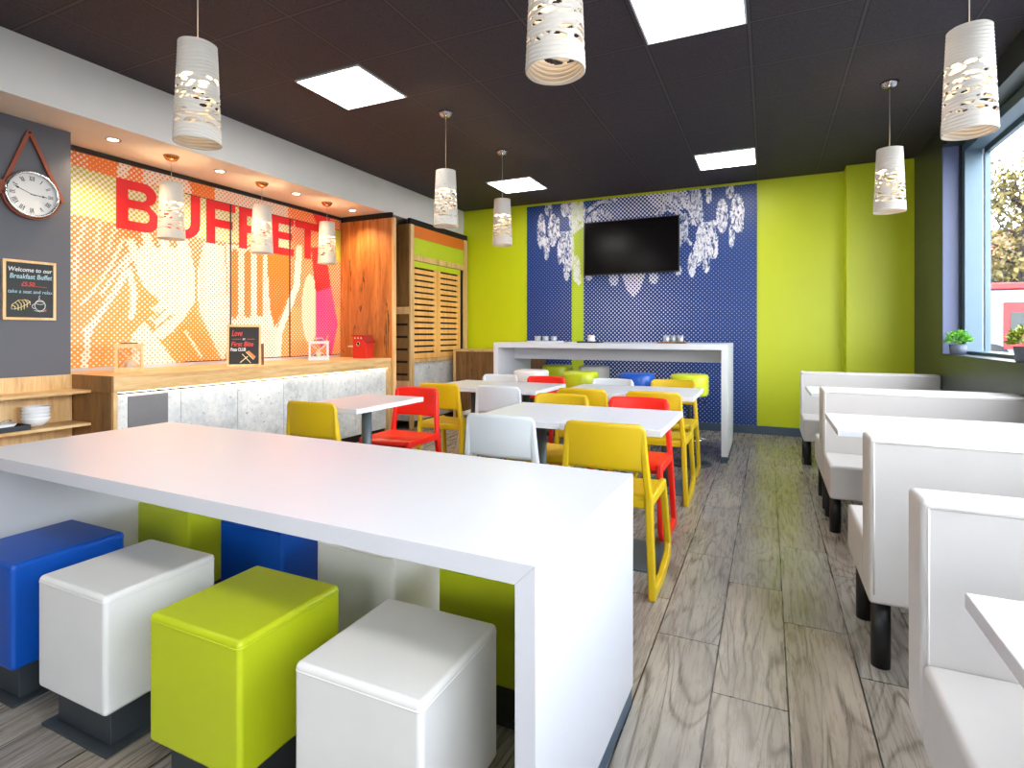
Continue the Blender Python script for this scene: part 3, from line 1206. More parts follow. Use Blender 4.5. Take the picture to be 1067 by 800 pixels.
def bar(mb, r0, r1, a, w, x0=.0225, x1=.0235, side=0.0, lean=0.0):
    ca, sa = math.sin(a), math.cos(a)          # a clockwise from 12; +y is to the right in view from the room
    def P(r, s):
        return ckc[0] + r * ca + s * sa, ckc[1] + r * sa - s * ca
    pts = [P(r0, side - w + lean), P(r0, side + w + lean), P(r1, side + w - lean), P(r1, side - w - lean)]
    mb.prism([(p[0], p[1]) for p in pts], lambda y, z, d: (XW + d, y, z), x0, x1)


NUM = {0: 'XII', 1: 'I', 2: 'II', 3: 'III', 4: 'IIII', 5: 'V', 6: 'VI', 7: 'VII', 8: 'VIII', 9: 'IX', 10: 'X', 11: 'XI'}
for h in range(12):
    a = math.radians(30 * h)
    g = NUM[h]
    nm = MB()
    w = {'I': .008, 'V': .015, 'X': .015}
    tot = sum(w[c] for c in g)
    s0 = -tot / 2
    for c in g:
        m_ = s0 + w[c] / 2
        if c == 'I':
            bar(nm, .092, .122, a, .0019, side=m_)
        elif c == 'V':
            bar(nm, .092, .122, a, .0019, side=m_ - .003, lean=.003)
            bar(nm, .092, .122, a, .0011, side=m_ + .003, lean=-.003)
        else:
            bar(nm, .092, .122, a, .0019, side=m_, lean=.005)
            bar(nm, .092, .122, a, .0011, side=m_, lean=-.005)
        s0 += w[c]
    nm.build('numeral', M['ink'], ck)
hd = MB()
bar(hd, -.01, .085, math.radians(93), .0022, .026, .0275)
hd.build('hour_hand', M['ink'], ck)
hd = MB()
bar(hd, -.015, .112, math.radians(-68), .0016, .028, .0295)
for (r_, a_) in ((.06, 93), (.085, -68)):
    aa = math.radians(a_)
    cy_, cz_ = ckc[0] + r_ * math.sin(aa), ckc[1] + r_ * math.cos(aa)
    dy, dz = math.sin(aa), math.cos(aa)
    pts = [(cy_ + dy * .02, cz_ + dz * .02), (cy_ + dz * .007, cz_ - dy * .007), (cy_ - dy * .008, cz_ - dz * .008), (cy_ - dz * .007, cz_ + dy * .007)]
    hd.prism(pts, lambda y, z, d: (XW + d, y, z), .0275, .0285)
hd.build('minute_hand', M['ink'], ck)
st = MB()
apex = (2.010, 2.565)


def strap_seg(mb, p, q, w=0.011, x0=0.004, x1=0.022):
    d = Vector((q[0] - p[0], q[1] - p[1])).normalized()
    nrm = Vector((-d.y, d.x)) * w
    mb.prism([(p[0] + nrm.x, p[1] + nrm.y), (p[0] - nrm.x, p[1] - nrm.y), (q[0] - nrm.x, q[1] - nrm.y), (q[0] + nrm.x, q[1] + nrm.y)],
             lambda y, z, dd: (XW + dd, y, z), x0, x1)


strap_seg(st, apex, (ckc[0] - .158, ckc[1] + .02))
strap_seg(st, apex, (ckc[0] + .185, ckc[1] - .015))
strap_seg(st, (ckc[0] - .162, ckc[1] + .06), (ckc[0] - .164, ckc[1] - .03), 0.012, .024, .034)
rows = []
for r_, x_ in ((0.1592, 0.004), (0.167, 0.004), (0.167, 0.034), (0.1592, 0.034)):
    rows.append([(XW + x_, ckc[0] + r_ * math.cos(a), ckc[1] + r_ * math.sin(a)) for a in [math.radians(180 + 170 * i / 28) for i in range(29)]])
st.grid(rows + [rows[0]], False)
st.build('leather_strap', M['leather_strap'], ck)
MB().tube([(XW + .001, apex[0], apex[1] - .012), (XW + .03, apex[0], apex[1] - .012)], .008, 10).build('wall_peg', M['black_metal'], ck)


def chalkboard(root, fn, w, h, face, fr_w=0.02, d=0.018):
    """fn(a, b, c): a across, b up, c out of the board"""
    f = MB()
    for (a0, a1, b0, b1) in ((0, w, 0, fr_w), (0, w, h - fr_w, h), (0, fr_w, fr_w, h - fr_w), (w - fr_w, w, fr_w, h - fr_w)):
        f.prism([(a0, b0), (a1, b0), (a1, b1), (a0, b1)], fn, 0, d)
    f.build('frame', M['pine'], root, 0.002, 2)
    MB().prism([(fr_w, fr_w), (w - fr_w, fr_w), (w - fr_w, h - fr_w), (fr_w, h - fr_w)], fn, 0.002, d * .6).build('board', face, root)


bo = empty('chalkboard', (XW, 2.016, 1.288), 'pine framed chalkboard sign with chalk writing on the charcoal wall below the clock', 'chalkboard')
by0, bz0 = 1.867, 1.288
fb = lambda a, b, c: (XW + .002 + c, by0 + a, bz0 + b)
chalkboard(bo, fb, 0.297, 0.400, M['chalk_face'], 0.017)


def write(root, s, a, b, size, width, mat, fn, lift, shear=0.15, bold=0.0):
    me_ = text_mesh(s, size, width, shear, bold)
    put_mesh('writing', me_, mat, root, lambda x, y, z: fn(a + x, b + y, lift + z + .0006))


LF = .0115
write(bo, 'Welcome to our', .030, .325, .040, .245, M['chalk_white'], fb, LF, bold=.0006)
write(bo, 'Breakfast Buffet', .038, .278, .046, .238, M['chalk_blue'], fb, LF, bold=.0006)
write(bo, '£5.50', .100, .228, .040, .075, M['chalk_red'], fb, LF, bold=.0008)
write(bo, 'take a seat and relax', .028, .180, .034, .250, M['chalk_blue'], fb, LF)
dr_ = MB()
dr_.tube([fb(.165, .229, LF), fb(.245, .226, LF)], .0016, 6)
dr_.build('chalk_underline', M['chalk_red'], bo)
cr = MB()
for i in range(6):
    t = i / 5
    cxx, cyy = .055 + t * .082, .082 + t * .036
    hh = .026 * math.sin(math.pi * (0.12 + .76 * t)) + .006
    cr.tube([fb(cxx - .004, cyy + hh, LF), fb(cxx + .012, cyy + hh * .3, LF), fb(cxx + .012, cyy - hh, LF)], .0028, 6)
cr.tube([fb(.045, .070, LF), fb(.050, .100, LF), (fb(.085, .132, LF)), fb(.125, .136, LF), fb(.150, .124, LF)], .0022, 6)
cr.tube([fb(.045, .070, LF), fb(.085, .078, LF), fb(.120, .098, LF), fb(.150, .124, LF)], .0022, 6)
cr.build('chalk_croissant', M['chalk_cream'], bo)
cu_ = MB()
cu_.tube([fb(.205 + .030 * math.cos(a), .100 + .036 * math.sin(a), LF) for a in [2 * math.pi * i / 24 for i in range(24)]], .0024, 6, True)
cu_.tube([fb(.205 + .024 * math.cos(a), .118 + .010 * math.sin(a), LF) for a in [2 * math.pi * i / 16 for i in range(16)]], .0018, 6, True)
cu_.tube([fb(.176 - .016 * math.sin(a), .094 + .016 * math.cos(a), LF) for a in [math.pi * i / 10 for i in range(11)]], .002, 6)
cu_.tube([fb(.195, .140, LF), fb(.204, .150, LF), fb(.196, .158, LF), fb(.206, .168, LF)], .0018, 6)
cu_.tube([fb(.172, .066, LF), fb(.205, .058, LF), fb(.236, .066, LF)], .002, 6)
cu_.build('chalk_coffee_cup', M['chalk_white'], bo)
cu_ = MB().tube([fb(.226, .058, LF), fb(.240, .078, LF), fb(.240, .060, LF)], .0022, 6)
cu_.build('chalk_heart', M['chalk_red'], bo)

# small board standing on the counter
sb = empty('tabletop_chalkboard', (-4.2, 3.43, 0.905), 'small black chalkboard in a pine frame standing on the buffet counter', 'chalkboard')
ang = math.radians(9)
sb.rotation_euler = (0, 0, math.radians(-42))
bx, by = -4.185, 3.295
fs = lambda a, b, c: (bx - b * math.sin(ang) + c, by + a * .806, 0.9065 + b * math.cos(ang))
chalkboard(sb, fs, 0.335, 0.372, M['black_face'], 0.020, 0.016)
LS = .0105
write(sb, 'Love', .045, .272, .075, .105, M['chalk_red'], fs, LS, .3, .001)
write(sb, 'at', .150, .236, .030, .028, M['chalk_white'], fs, LS)
write(sb, 'First Bite', .040, .180, .058, .220, M['chalk_red'], fs, LS, .2, .001)
write(sb, 'Pizza CLUB', .034, .138, .040, .150, M['chalk_white'], fs, LS, .1, .001)
ln = MB()
ln.tube([fs(.048, .243, LS), fs(.135, .243, LS)], .0022, 6)
ln.tube([fs(.192, .243, LS), fs(.272, .243, LS)], .0022, 6)
ln.build('chalk_line', M['chalk_red'], sb)
pz = MB().prism([(.185, .128), (.215, .140), (.285, .085), (.262, .060)], fs, .0098, .0112)
pz.build('chalk_pizza_slice', M['chalk_orange'], sb)
pk = MB()
pk.tube([fs(.130, .035, LS), fs(.205, .090, LS)], .0042, 6)
pk.tube([fs(.150, .110, LS), fs(.235, .030, LS)], .0036, 6)
pk.tube([fs(.185, .128, LS), fs(.245, .075, LS), fs(.262, .060, LS)], .003, 6)
pk.build('chalk_cutlery', M['chalk_cream'], sb)
lg = MB().prism([(3.566, .003), (3.588, .003), (3.588, .20), (3.566, .20)], lambda a, b, c: (-4.34 + b * .45 + c, a, 0.9055 + b), 0, .014)
lg.build('stand_leg', M['rustic_dark'], sb)
MB().box(-4.24, -4.22, 3.556, 3.5655, 1.06, 1.10).build('stand_hinge', M['black_metal'], sb)


def lantern(x, y, w, h, label, woodm, turn):
    t = empty('lantern', (x, y, 0.905), label, 'lantern', 'lanterns on the buffet counter')
    t.rotation_euler = (0, 0, math.radians(turn))
    z0 = 0.9055
    MB().box(x - w / 2 - .008, x + w / 2 + .008, y - w / 2 - .008, y + w / 2 + .008, z0, z0 + .014).build('base', woodm, t, 0.002)
    f = MB()
    p = .009
    for sx in (-1, 1):
        for sy in (-1, 1):
            f.box(x + sx * (w / 2 - p) - p, x + sx * (w / 2 - p) + p, y + sy * (w / 2 - p) - p, y + sy * (w / 2 - p) + p, z0 + .0145, z0 + h)
    for zz in (z0 + .0145, z0 + h - .018):
        for s in (-1, 1):
            f.box(x - w / 2 + .018, x + w / 2 - .018, y + s * (w / 2 - p) - p, y + s * (w / 2 - p) + p, zz, zz + .018)
            f.box(x + s * (w / 2 - p) - p, x + s * (w / 2 - p) + p, y - w / 2 + .018, y + w / 2 - .018, zz, zz + .018)
    f.build('frame', woodm, t, 0.0015, 2)
    b = MB()
    for s in (-1, 1):
        xa = x + s * (w / 2 - .008)
        b.tube([(xa, y - w / 2 + .018, z0 + .03), (xa, y + w / 2 - .018, z0 + h - .018)], .004, 6)
        b.tube([(xa + .001, y + w / 2 - .018, z0 + .03), (xa + .001, y - w / 2 + .018, z0 + h - .018)], .004, 6)
        ya = y + s * (w / 2 - .008)
        b.tube([(x - w / 2 + .018, ya, z0 + .03), (x + w / 2 - .018, ya, z0 + h - .018)], .004, 6)
    b.build('cross_brace', woodm, t)
    for s in (-1, 1):
        MB().box(x + s * (w / 2 - .014) - .001, x + s * (w / 2 - .014) + .001, y - w / 2 + .018, y + w / 2 - .018, z0 + .03, z0 + h - .018).build('pane', M['glass'], t)
    MB().cyl((x, y, z0), .026, .0145, .085).build('candle', M['candle'], t)
    MB().box(x - w / 2 - .006, x + w / 2 + .006, y - w / 2 - .006, y + w / 2 + .006, z0 + h + .0005, z0 + h + .012).build('roof', woodm, t, 0.002)
    MB().box(x - .05, x + .05, y - .055, y + .055, z0 + h + .0125, z0 + h + .02).build('vent', M['black_metal'], t)
    MB().tube([(x, y - .05, z0 + h + .02), (x, y - .045, z0 + h + .045), (x, y + .045, z0 + h + .045), (x, y + .05, z0 + h + .02)], .004, 6).build('handle', woodm, t)


lantern(-4.47, 2.62, .18, .20, 'pale wooden candle lantern at the near left end of the buffet counter', M['pine'], -30)
lantern(-4.50, 4.63, .205, .195, 'whitewashed candle lantern on the counter before the pink brush stroke', M['white_pl'], -44)

bh = empty('birdhouse', (-4.33, 5.17, 0.905), 'small red birdhouse with slanted roof on the buffet counter by the wood panel', 'birdhouse')
MB().prism([(-4.425, .9055), (-4.235, .9055), (-4.235, 1.10), (-4.285, 1.165), (-4.425, 1.165)], lambda a, b, c: (a, c, b), 5.10, 5.24).build('body', M['red_paint'], bh, 0.003)
rf = MB()
rf.prism([(-4.44, 1.1655), (-4.283, 1.1655), (-4.278, 1.177), (-4.44, 1.177)], lambda a, b, c: (a, c, b), 5.085, 5.255)
rf.prism([(-4.283, 1.1655), (-4.222, 1.088), (-4.213, 1.096), (-4.276, 1.177)], lambda a, b, c: (a, c, b), 5.085, 5.255)
rf.build('roof', paint('dark_red_roof', rgb(150, 34, 26), .5), bh)
MB().tube([(-4.345 + .022 * math.cos(a), 5.098, 1.075 + .022 * math.sin(a)) for a in [2 * math.pi * i / 20 for i in range(20)]], .006, 8, True).build('entrance_ring', M['chrome'], bh)
hole = MB()
hole.prism([(-4.345 + .019 * math.cos(a), 1.075 + .019 * math.sin(a)) for a in [2 * math.pi * i / 20 for i in range(20)]], lambda a, b, c: (a, c, b), 5.0975, 5.1005)
hole.build('entrance_hole', M['void'], bh)
dc = MB()
for k in (-4.395, -4.35, -4.305):
    dc.sphere((k, 5.0995, 1.142), .011, .004, .009)
dc.build('dot', M['white_pl'], bh)
MB().box(-4.53, -4.4255, 5.13, 5.21, 1.035, 1.05).build('side_perch', M['white_pl'], bh, 0.002)


# ------------------------------------------------------------------ pendant lamps
random.seed(11)


def shade_mesh():
    nt, nz_ = 160, 152
    H_ = 0.455
    holes = []
    rnd = random.Random(5)
    z = 0.078
    while z < 0.30:
        a = rnd.uniform(0, .5)
        a_end = a + 2 * math.pi - .08
        while a < a_end - .15:
            hl = min(rnd.uniform(.20, .50), (a_end - a) / 2)
            if rnd.random() < .9:
                holes.append((a + hl, z + rnd.uniform(-.004, .004), hl, rnd.uniform(.0070, .0115), rnd.uniform(-.022, .022)))
            a += 2 * hl + rnd.uniform(.03, .12)
        z += rnd.uniform(.024, .029)
    straps = [(rnd.uniform(0, 2 * math.pi), rnd.choice((-1, 1)) * rnd.uniform(0.07, 0.13)) for _ in range(4)]

    def rad(z):
        return 0.101 - 0.020 * (z / H_)

    vs, fs_ = [], []
    for i in range(nz_ + 1):
        z = H_ * i / nz_
        for j in range(nt):
            a = 2 * math.pi * j / nt
            rr = rad(z) + .0012 * math.sin(z * 400 + 3 * math.sin(a * 2 + z * 12))
            vs.append((rr * math.cos(a), rr * math.sin(a), z))
    for i in range(nz_):
        zc = H_ * (i + .5) / nz_
        for j in range(nt):
            a = 2 * math.pi * (j + .5) / nt
            cut = False
            if 0.062 < zc < 0.305:
                for (ha, hz, hl, hh, sl_) in holes:
                    da = (a - ha + math.pi) % (2 * math.pi) - math.pi
                    if abs(da) < hl:
                        prof = hh * (1 - (da / hl) ** 2) ** .6
                        if abs(zc - hz - sl_ * da) < prof:
                            cut = True
                            break
                if cut:
                    for (sa, sl_) in straps:
                        da = (a - sa + math.pi) % (2 * math.pi) - math.pi
                        if abs(zc - 0.18 - sl_ * da) < 0.009 and abs(da) < 1.6:
                            cut = False
            if not cut:
                k = (j + 1) % nt
                fs_.append((i * nt + j, i * nt + k, (i + 1) * nt + k, (i + 1) * nt + j))
    me = bpy.data.meshes.new('lamp_shade')
    me.from_pydata(vs, [], fs_)
    for p in me.polygons:
        p.use_smooth = True
    me.materials.append(M['shade'])
    return me


def make_pendant():
    """origin at the bottom centre of the shade"""
    t = empty('pendant_lamp', (0, 0, 0))
    so = bpy.data.objects.new('lamp_shade', shade_mesh())
    col.objects.link(so)
    so.parent = t
    md = so.modifiers.new('thickness', 'SOLIDIFY')
    md.thickness = 0.004
    md.offset = -1
    MB().lathe([(0.0795, 0.4495), (0.0795, 0.4525), (0.074, 0.4526), (0.074, 0.4500), (0.0795, 0.4495)], (0, 0, 0), 40, False).build('shade_top', M['lampshade'], t)
    MB().sphere((0, 0, .372), .03, .03, .042, 16, 10).build('bulb', M['bulb'], t)
    MB().lathe([(.016, .409), (.018, .418), (.018, .4527)], (0, 0, 0), 16).box(-.0745, .0745, -.004, .004, .444, .4485).build('lamp_holder', M['white_pl'], t)
    return t


PEND = [(-2.40, 1.71, 2.08, ZC, 'textured white pendant lamp hanging at the upper left before the white bulkhead'),
        (-0.65, 1.75, 2.08, ZC, 'textured white pendant lamp at top centre cut by the photo edge'),
        (-2.41, 3.90, 2.08, ZC, 'textured white pendant lamp before the lime back wall, left of the centre pair'),
        (-2.41, 4.97, 2.08, ZC, 'textured white pendant lamp nearest the chandelier mural, right of the centre pair'),
        (0.803, 4.79, 2.08, ZC, 'textured white pendant lamp hanging before the lime pier at right'),
        (0.805, 3.05, 2.08, ZC, 'textured white pendant lamp hanging nearest the window above the booths'),
        (-4.40, 2.907, 1.965, 2.64, 'textured white pendant lamp over the counter covering the first U of the lettering'),
        (-4.40, 3.792, 1.965, 2.64, 'textured white pendant lamp over the counter beside the letter E'),
        (-4.41, 4.664, 1.965, 2.64, 'textured white pendant lamp over the counter nearest the wood panel')]
pend = make_pendant()
for i, (x, y, z, top, lb) in enumerate(PEND):
    o = place(pend, i > 0, (x, y, z), i * 1.3, lb, 'pendant lamp', 'textured white pendant lamps')
    MB().cyl((0, 0, 0), .0025, .4527, top - z - .03, 8).build('cord', M['cord'], None)
    cd = bpy.context.scene.objects[-1] if False else [ob for ob in col.objects if ob.name.startswith('cord')][-1]
    cd.parent = o
    cn = MB().lathe([(0.012, -.045), (.04, -.034), (.055, -.014), (.060, -.0008)], (0, 0, top - z), 32).build('ceiling_canopy', M['copper'] if top < 3 else M['chrome'], None)
    cn.parent = o


# ------------------------------------------------------------------ stools
def edge_loop(h, z, r=.02, n=5):
    pts = []
    for (cx_, cy_, a0) in ((h - r, h - r, 0), (-h + r, h - r, 90), (-h + r, -h + r, 180), (h - r, -h + r, 270)):
        for i in range(n + 1):
            a = math.radians(a0 + 90 * i / n)
            pts.append((cx_ + r * math.cos(a), cy_ + r * math.sin(a), z))
    return pts


def make_cube_stool(mat):
    t = empty('cube_stool', (0, 0, 0))
    h = .172
    c = MB().box(-h, h, -h, h, .12, .46).build('cushion', mat, t, .014, 4)
    s = MB().tube(edge_loop(h - .0005, .442, .014), .0022, 6, True)
    s.build('seam', mat, t)
    MB().box(-.135, .135, -.135, .135, .0095, .1195).build('plinth', M['dark_metal'], t, .002)
    MB().box(-.165, .165, -.165, .165, .0, .009).build('base_plate', M['dark_metal'], t, .002)
    return t


CS = {c: make_cube_stool(M[c + '_leather']) for c in ('blue', 'white', 'lime')}
used = set()
for (c, x, y, lb) in (('blue', -2.35, 1.092, 'blue leatherette cube stool on the near side of the big white table'),
                      ('white', -1.853, 1.092, 'white leatherette cube stool between the blue and lime stools at the big table'),
                      ('lime', -1.315, 1.092, 'lime green leatherette cube stool in front of the big white table'),
                      ('white', -.797, 1.092, 'off-white leatherette cube stool nearest the right leg of the big table'),
                      ('lime', -2.345, 1.68, 'lime green cube stool on the far side of the big table, left end'),
                      ('blue', -1.815, 1.68, 'blue cube stool in shade on the far side of the big white table'),
                      ('white', -1.306, 1.68, 'white cube stool on the far side of the big table, behind the lime one'),
                      ('lime', -.79, 1.68, 'lime cube stool in shadow behind the right leg of the big table')):
    place(CS[c], c in used, (x, y, 0), 0, lb, 'stool', 'cube stools around the big white table')
    used.add(c)

# ------------------------------------------------------------------ big white table
bt = empty('communal_table', (-0.413, 1.0, 0), 'large white communal table with slab ends in the foreground', 'table')
bt.rotation_euler = (0, 0, math.radians(-1.17))


def slab_table(root, L, D, H_, th, rot_local=True):
    """local: x from -L to 0, y from 0 to D"""
    o = root.location
    P = lambda x0, x1, y0, y1, z0, z1: MB().box(o.x + x0, o.x + x1, o.y + y0, o.y + y1, o.z + z0, o.z + z1)
    Q = lambda poly: MB().prism(poly, lambda a, b, c: (o.x + a, o.y + c, o.z + b), 0, D)
    g = .0002
    Q([(-L + g, H_), (-g, H_), (-th - g, H_ - th), (-L + th + g, H_ - th)]).build('tabletop', M['white_top'], root, .0006, 1)
    Q([(0, H_ - g), (0, .058), (-th, .058), (-th, H_ - th - g)]).build('end_panel', M['white_top'], root, .0006, 1)
    Q([(-L, H_ - g), (-L, .058), (-L + th, .058), (-L + th, H_ - th - g)]).build('end_panel', M['white_top'], root, .0006, 1)
    P(-th + .003, -.003, .004, D - .004, 0, .0575).build('plinth', M['skirting'], root)
    P(-L + .003, -L + th - .003, .004, D - .004, 0, .0575).build('plinth', M['skirting'], root)


slab_table(bt, 2.40, .79, .743, .045)

# ------------------------------------------------------------------ bar table by the back wall
ba = empty('bar_table', (-0.335, 5.44, 0), 'long white bar height table in front of the chandelier mural', 'table')
slab_table(ba, 2.41, .92, 1.097, .055)
MB().box(-2.69, -.39, 5.866, 5.90, .905, 1.0415).build('apron', M['white_top'], ba)


def make_bar_stool(mat):
    t = empty('bar_stool', (0, 0, 0))
    sq = []
    prof = [(.80, .625), (.96, .632), (1.0, .655), (1.0, .795), (.96, .815), (.80, .822)]
    rows = []
    for r_, z_ in prof:
        rows.append([(.165 * r_ * math.copysign(abs(math.cos(a)) ** .62, math.cos(a)), .165 * r_ * math.copysign(abs(math.sin(a)) ** .62, math.sin(a)), z_)
                     for a in [2 * math.pi * i / 48 for i in range(49)]])
    m_ = MB().grid(rows)
    m_.quad(list(reversed(rows[0][:-1])))
    m_.quad(rows[-1][:-1])
    m_.build('seat', mat, t)
    MB().lathe([(.018, .30), (.018, .60), (.05, .606), (.05, .6245)], (0, 0, 0), 20).build('gas_lift', M['grey_metal'], t)
    MB().lathe([(.19, 0), (.19, .010), (.15, .018), (.05, .032), (.032, .06), (.030, .2995)], (0, 0, 0), 36).build('base', M['dark_metal'], t)
    fr_ = MB().tube([(.15 * math.cos(a), -.06 + .15 * math.sin(a), .245) for a in [math.radians(180 + 180 * i / 20) for i in range(21)]], .010, 8)
    fr_.tube([(-.15, -.06, .245), (-.02, 0, .245)], .009, 8)
    fr_.tube([(.15, -.06, .245), (.02, 0, .245)], .009, 8)
    fr_.build('footrest', M['chrome'], t)
    MB().tube([(.02, 0, .598), (.12, -.05, .58), (.16, -.06, .57)], .006, 8).build('lever', M['black_metal'], t)
    return t


BS = {c: make_bar_stool(M[c + '_leather']) for c in ('blue', 'white', 'lime')}
used = set()
for (c, x, y, rz, lb) in (('white', -2.21, 5.24, 0, 'white padded bar stool at the left end of the bar table, near side'),
                          ('lime', -1.68, 5.24, 0, 'lime padded bar stool second from left on the near side of the bar table'),
                          ('blue', -1.13, 5.24, 0, 'blue padded bar stool on the near side of the bar table'),
                          ('lime', -.655, 5.30, 0, 'bright lime padded bar stool nearest the right leg of the bar table'),
                          ('lime', -2.28, 6.22, math.pi, 'lime padded bar stool behind the bar table beside the lime stripe'),
                          ('white', -1.83, 6.22, math.pi, 'white padded bar stool behind the bar table near the lime stripe')):
    place(BS[c], c in used, (x, y, 0), rz, lb, 'bar stool', 'bar stools at the bar table')
    used.add(c)

# crockery on the bar table
ZB = 1.0975


def bar_tray(x, y, w, d, mat, label):
    m_ = MB().box(x - w / 2, x + w / 2, y - d / 2, y + d / 2, ZB, ZB + .008)
    for s in (-1, 1):
        m_.box(x - w / 2, x + w / 2, y + s * d / 2 - .004, y + s * d / 2 + .004, ZB + .008, ZB + .016)
        m_.box(x + s * w / 2 - .004, x + s * w / 2 + .004, y - d / 2, y + d / 2, ZB + .008, ZB + .016)
    return tag(m_.build('serving_tray', mat, None), label, 'tray', 'trays on the bar table')


def tumbler(x, y, z, label, mat, group, r=.034, h=.062):
    m_ = MB().lathe([(r * .78, 0), (r * .95, .006), (r, h), (r * .93, h), (r * .84, .010), (.001, .009)], (x, y, z), 20, True)
    return tag(m_.build('tumbler', mat), label, 'cup', group)


M['steel_cup'] = paint('brushed_steel', rgb(176, 182, 186), .3, .5)
bar_tray(-2.22, 5.66, .36, .18, M['white_pl'], 'long pale tray with three small cups at left on the bar table')
for k, nmx in ((-2.31, 'leftmost'), (-2.215, 'middle'), (-2.12, 'rightmost')):
    tumbler(k, 5.66, ZB + .0085, nmx + ' of three small steel cups on the pale tray at left of the bar table', M['steel_cup'], 'steel cups on the left tray')
bar_tray(-1.72, 5.70, .24, .18, M['tray'], 'dark tray holding a white jar at the middle of the bar table')
jr = empty('jar', (-1.71, 5.70, ZB + .0085), 'white lidded jar on the dark tray in the middle of the bar table', 'jar')
MB().lathe([(.036, 0), (.040, .006), (.040, .045), (.034, .05)], (-1.71, 5.70, ZB + .0085), 24).build('body', M['porcelain'], jr)
MB().lathe([(.038, .0505), (.038, .066), (.03, .072)], (-1.71, 5.70, ZB + .0085), 24).build('lid', M['candle'], jr)
bar_tray(-.86, 5.66, .26, .18, M['rustic_dark'], 'wooden tray with three small shiny cups at right on the bar table')
for k, nmx in ((-.92, 'left'), (-.855, 'middle'), (-.785, 'right')):
    tumbler(k, 5.66 + (.02 if nmx == 'middle' else 0), ZB + .0085, nmx + ' one of three shiny cups on the wooden tray at the bar table', M['steel_cup'], 'shiny cups on the right tray', .030, .070)


# ------------------------------------------------------------------ cafe tables
def make_table():
    t = empty('cafe_table', (0, 0, 0))
    MB().box(-.2525, .2525, -.35, .35, .718, .75).build('tabletop', M['white_top'], t, .003, 2)
    MB().lathe([(.034, .0095), (.034, .7095)], (0, .045, 0), 24).build('column', M['grey_metal'], t)
    MB().box(-.14, .14, -.095, .185, .71, .7175).build('top_bracket', M['grey_metal'], t)
    MB().box(-.21, .21, -.165, .255, .0, .009).build('base_plate', M['grey_metal'], t, .002, 2)
    return t


tb = make_table()
TBL = [(-2.455, 2.92, 'white square cafe table nearest the concrete counter front with a yellow and a red chair'),
       (-1.2025, 2.95, 'white cafe table in the middle row, left half of the joined pair'),
       (-.697, 2.95, 'white cafe table in the middle row, right half of the joined pair'),
       (-2.385, 4.30, 'white cafe table at the back left, left half beside the yellow chair'),
       (-1.8795, 4.30, 'white cafe table at the back left, right half before the red chair'),
       (-1.2305, 4.375, 'white cafe table at the back right, left half of the pair'),
       (-.725, 4.375, 'white cafe table at the back right, right half by the aisle')]
for i, (x, y, lb) in enumerate(TBL):
    place(tb, i > 0, (x, y, 0), 0, lb, 'table', 'white cafe tables in the middle of the room')


# ------------------------------------------------------------------ chairs
def lerp_tab(tab, z):
    for (a, b), (c, d) in zip(tab[:-1], tab[1:]):
        if z <= c:
            return b + (d - b) * (z - a) / (c - a)
    return tab[-1][1]


HWT = [(0, .238), (.44, .218), (.58, .204), (.80, .188)]


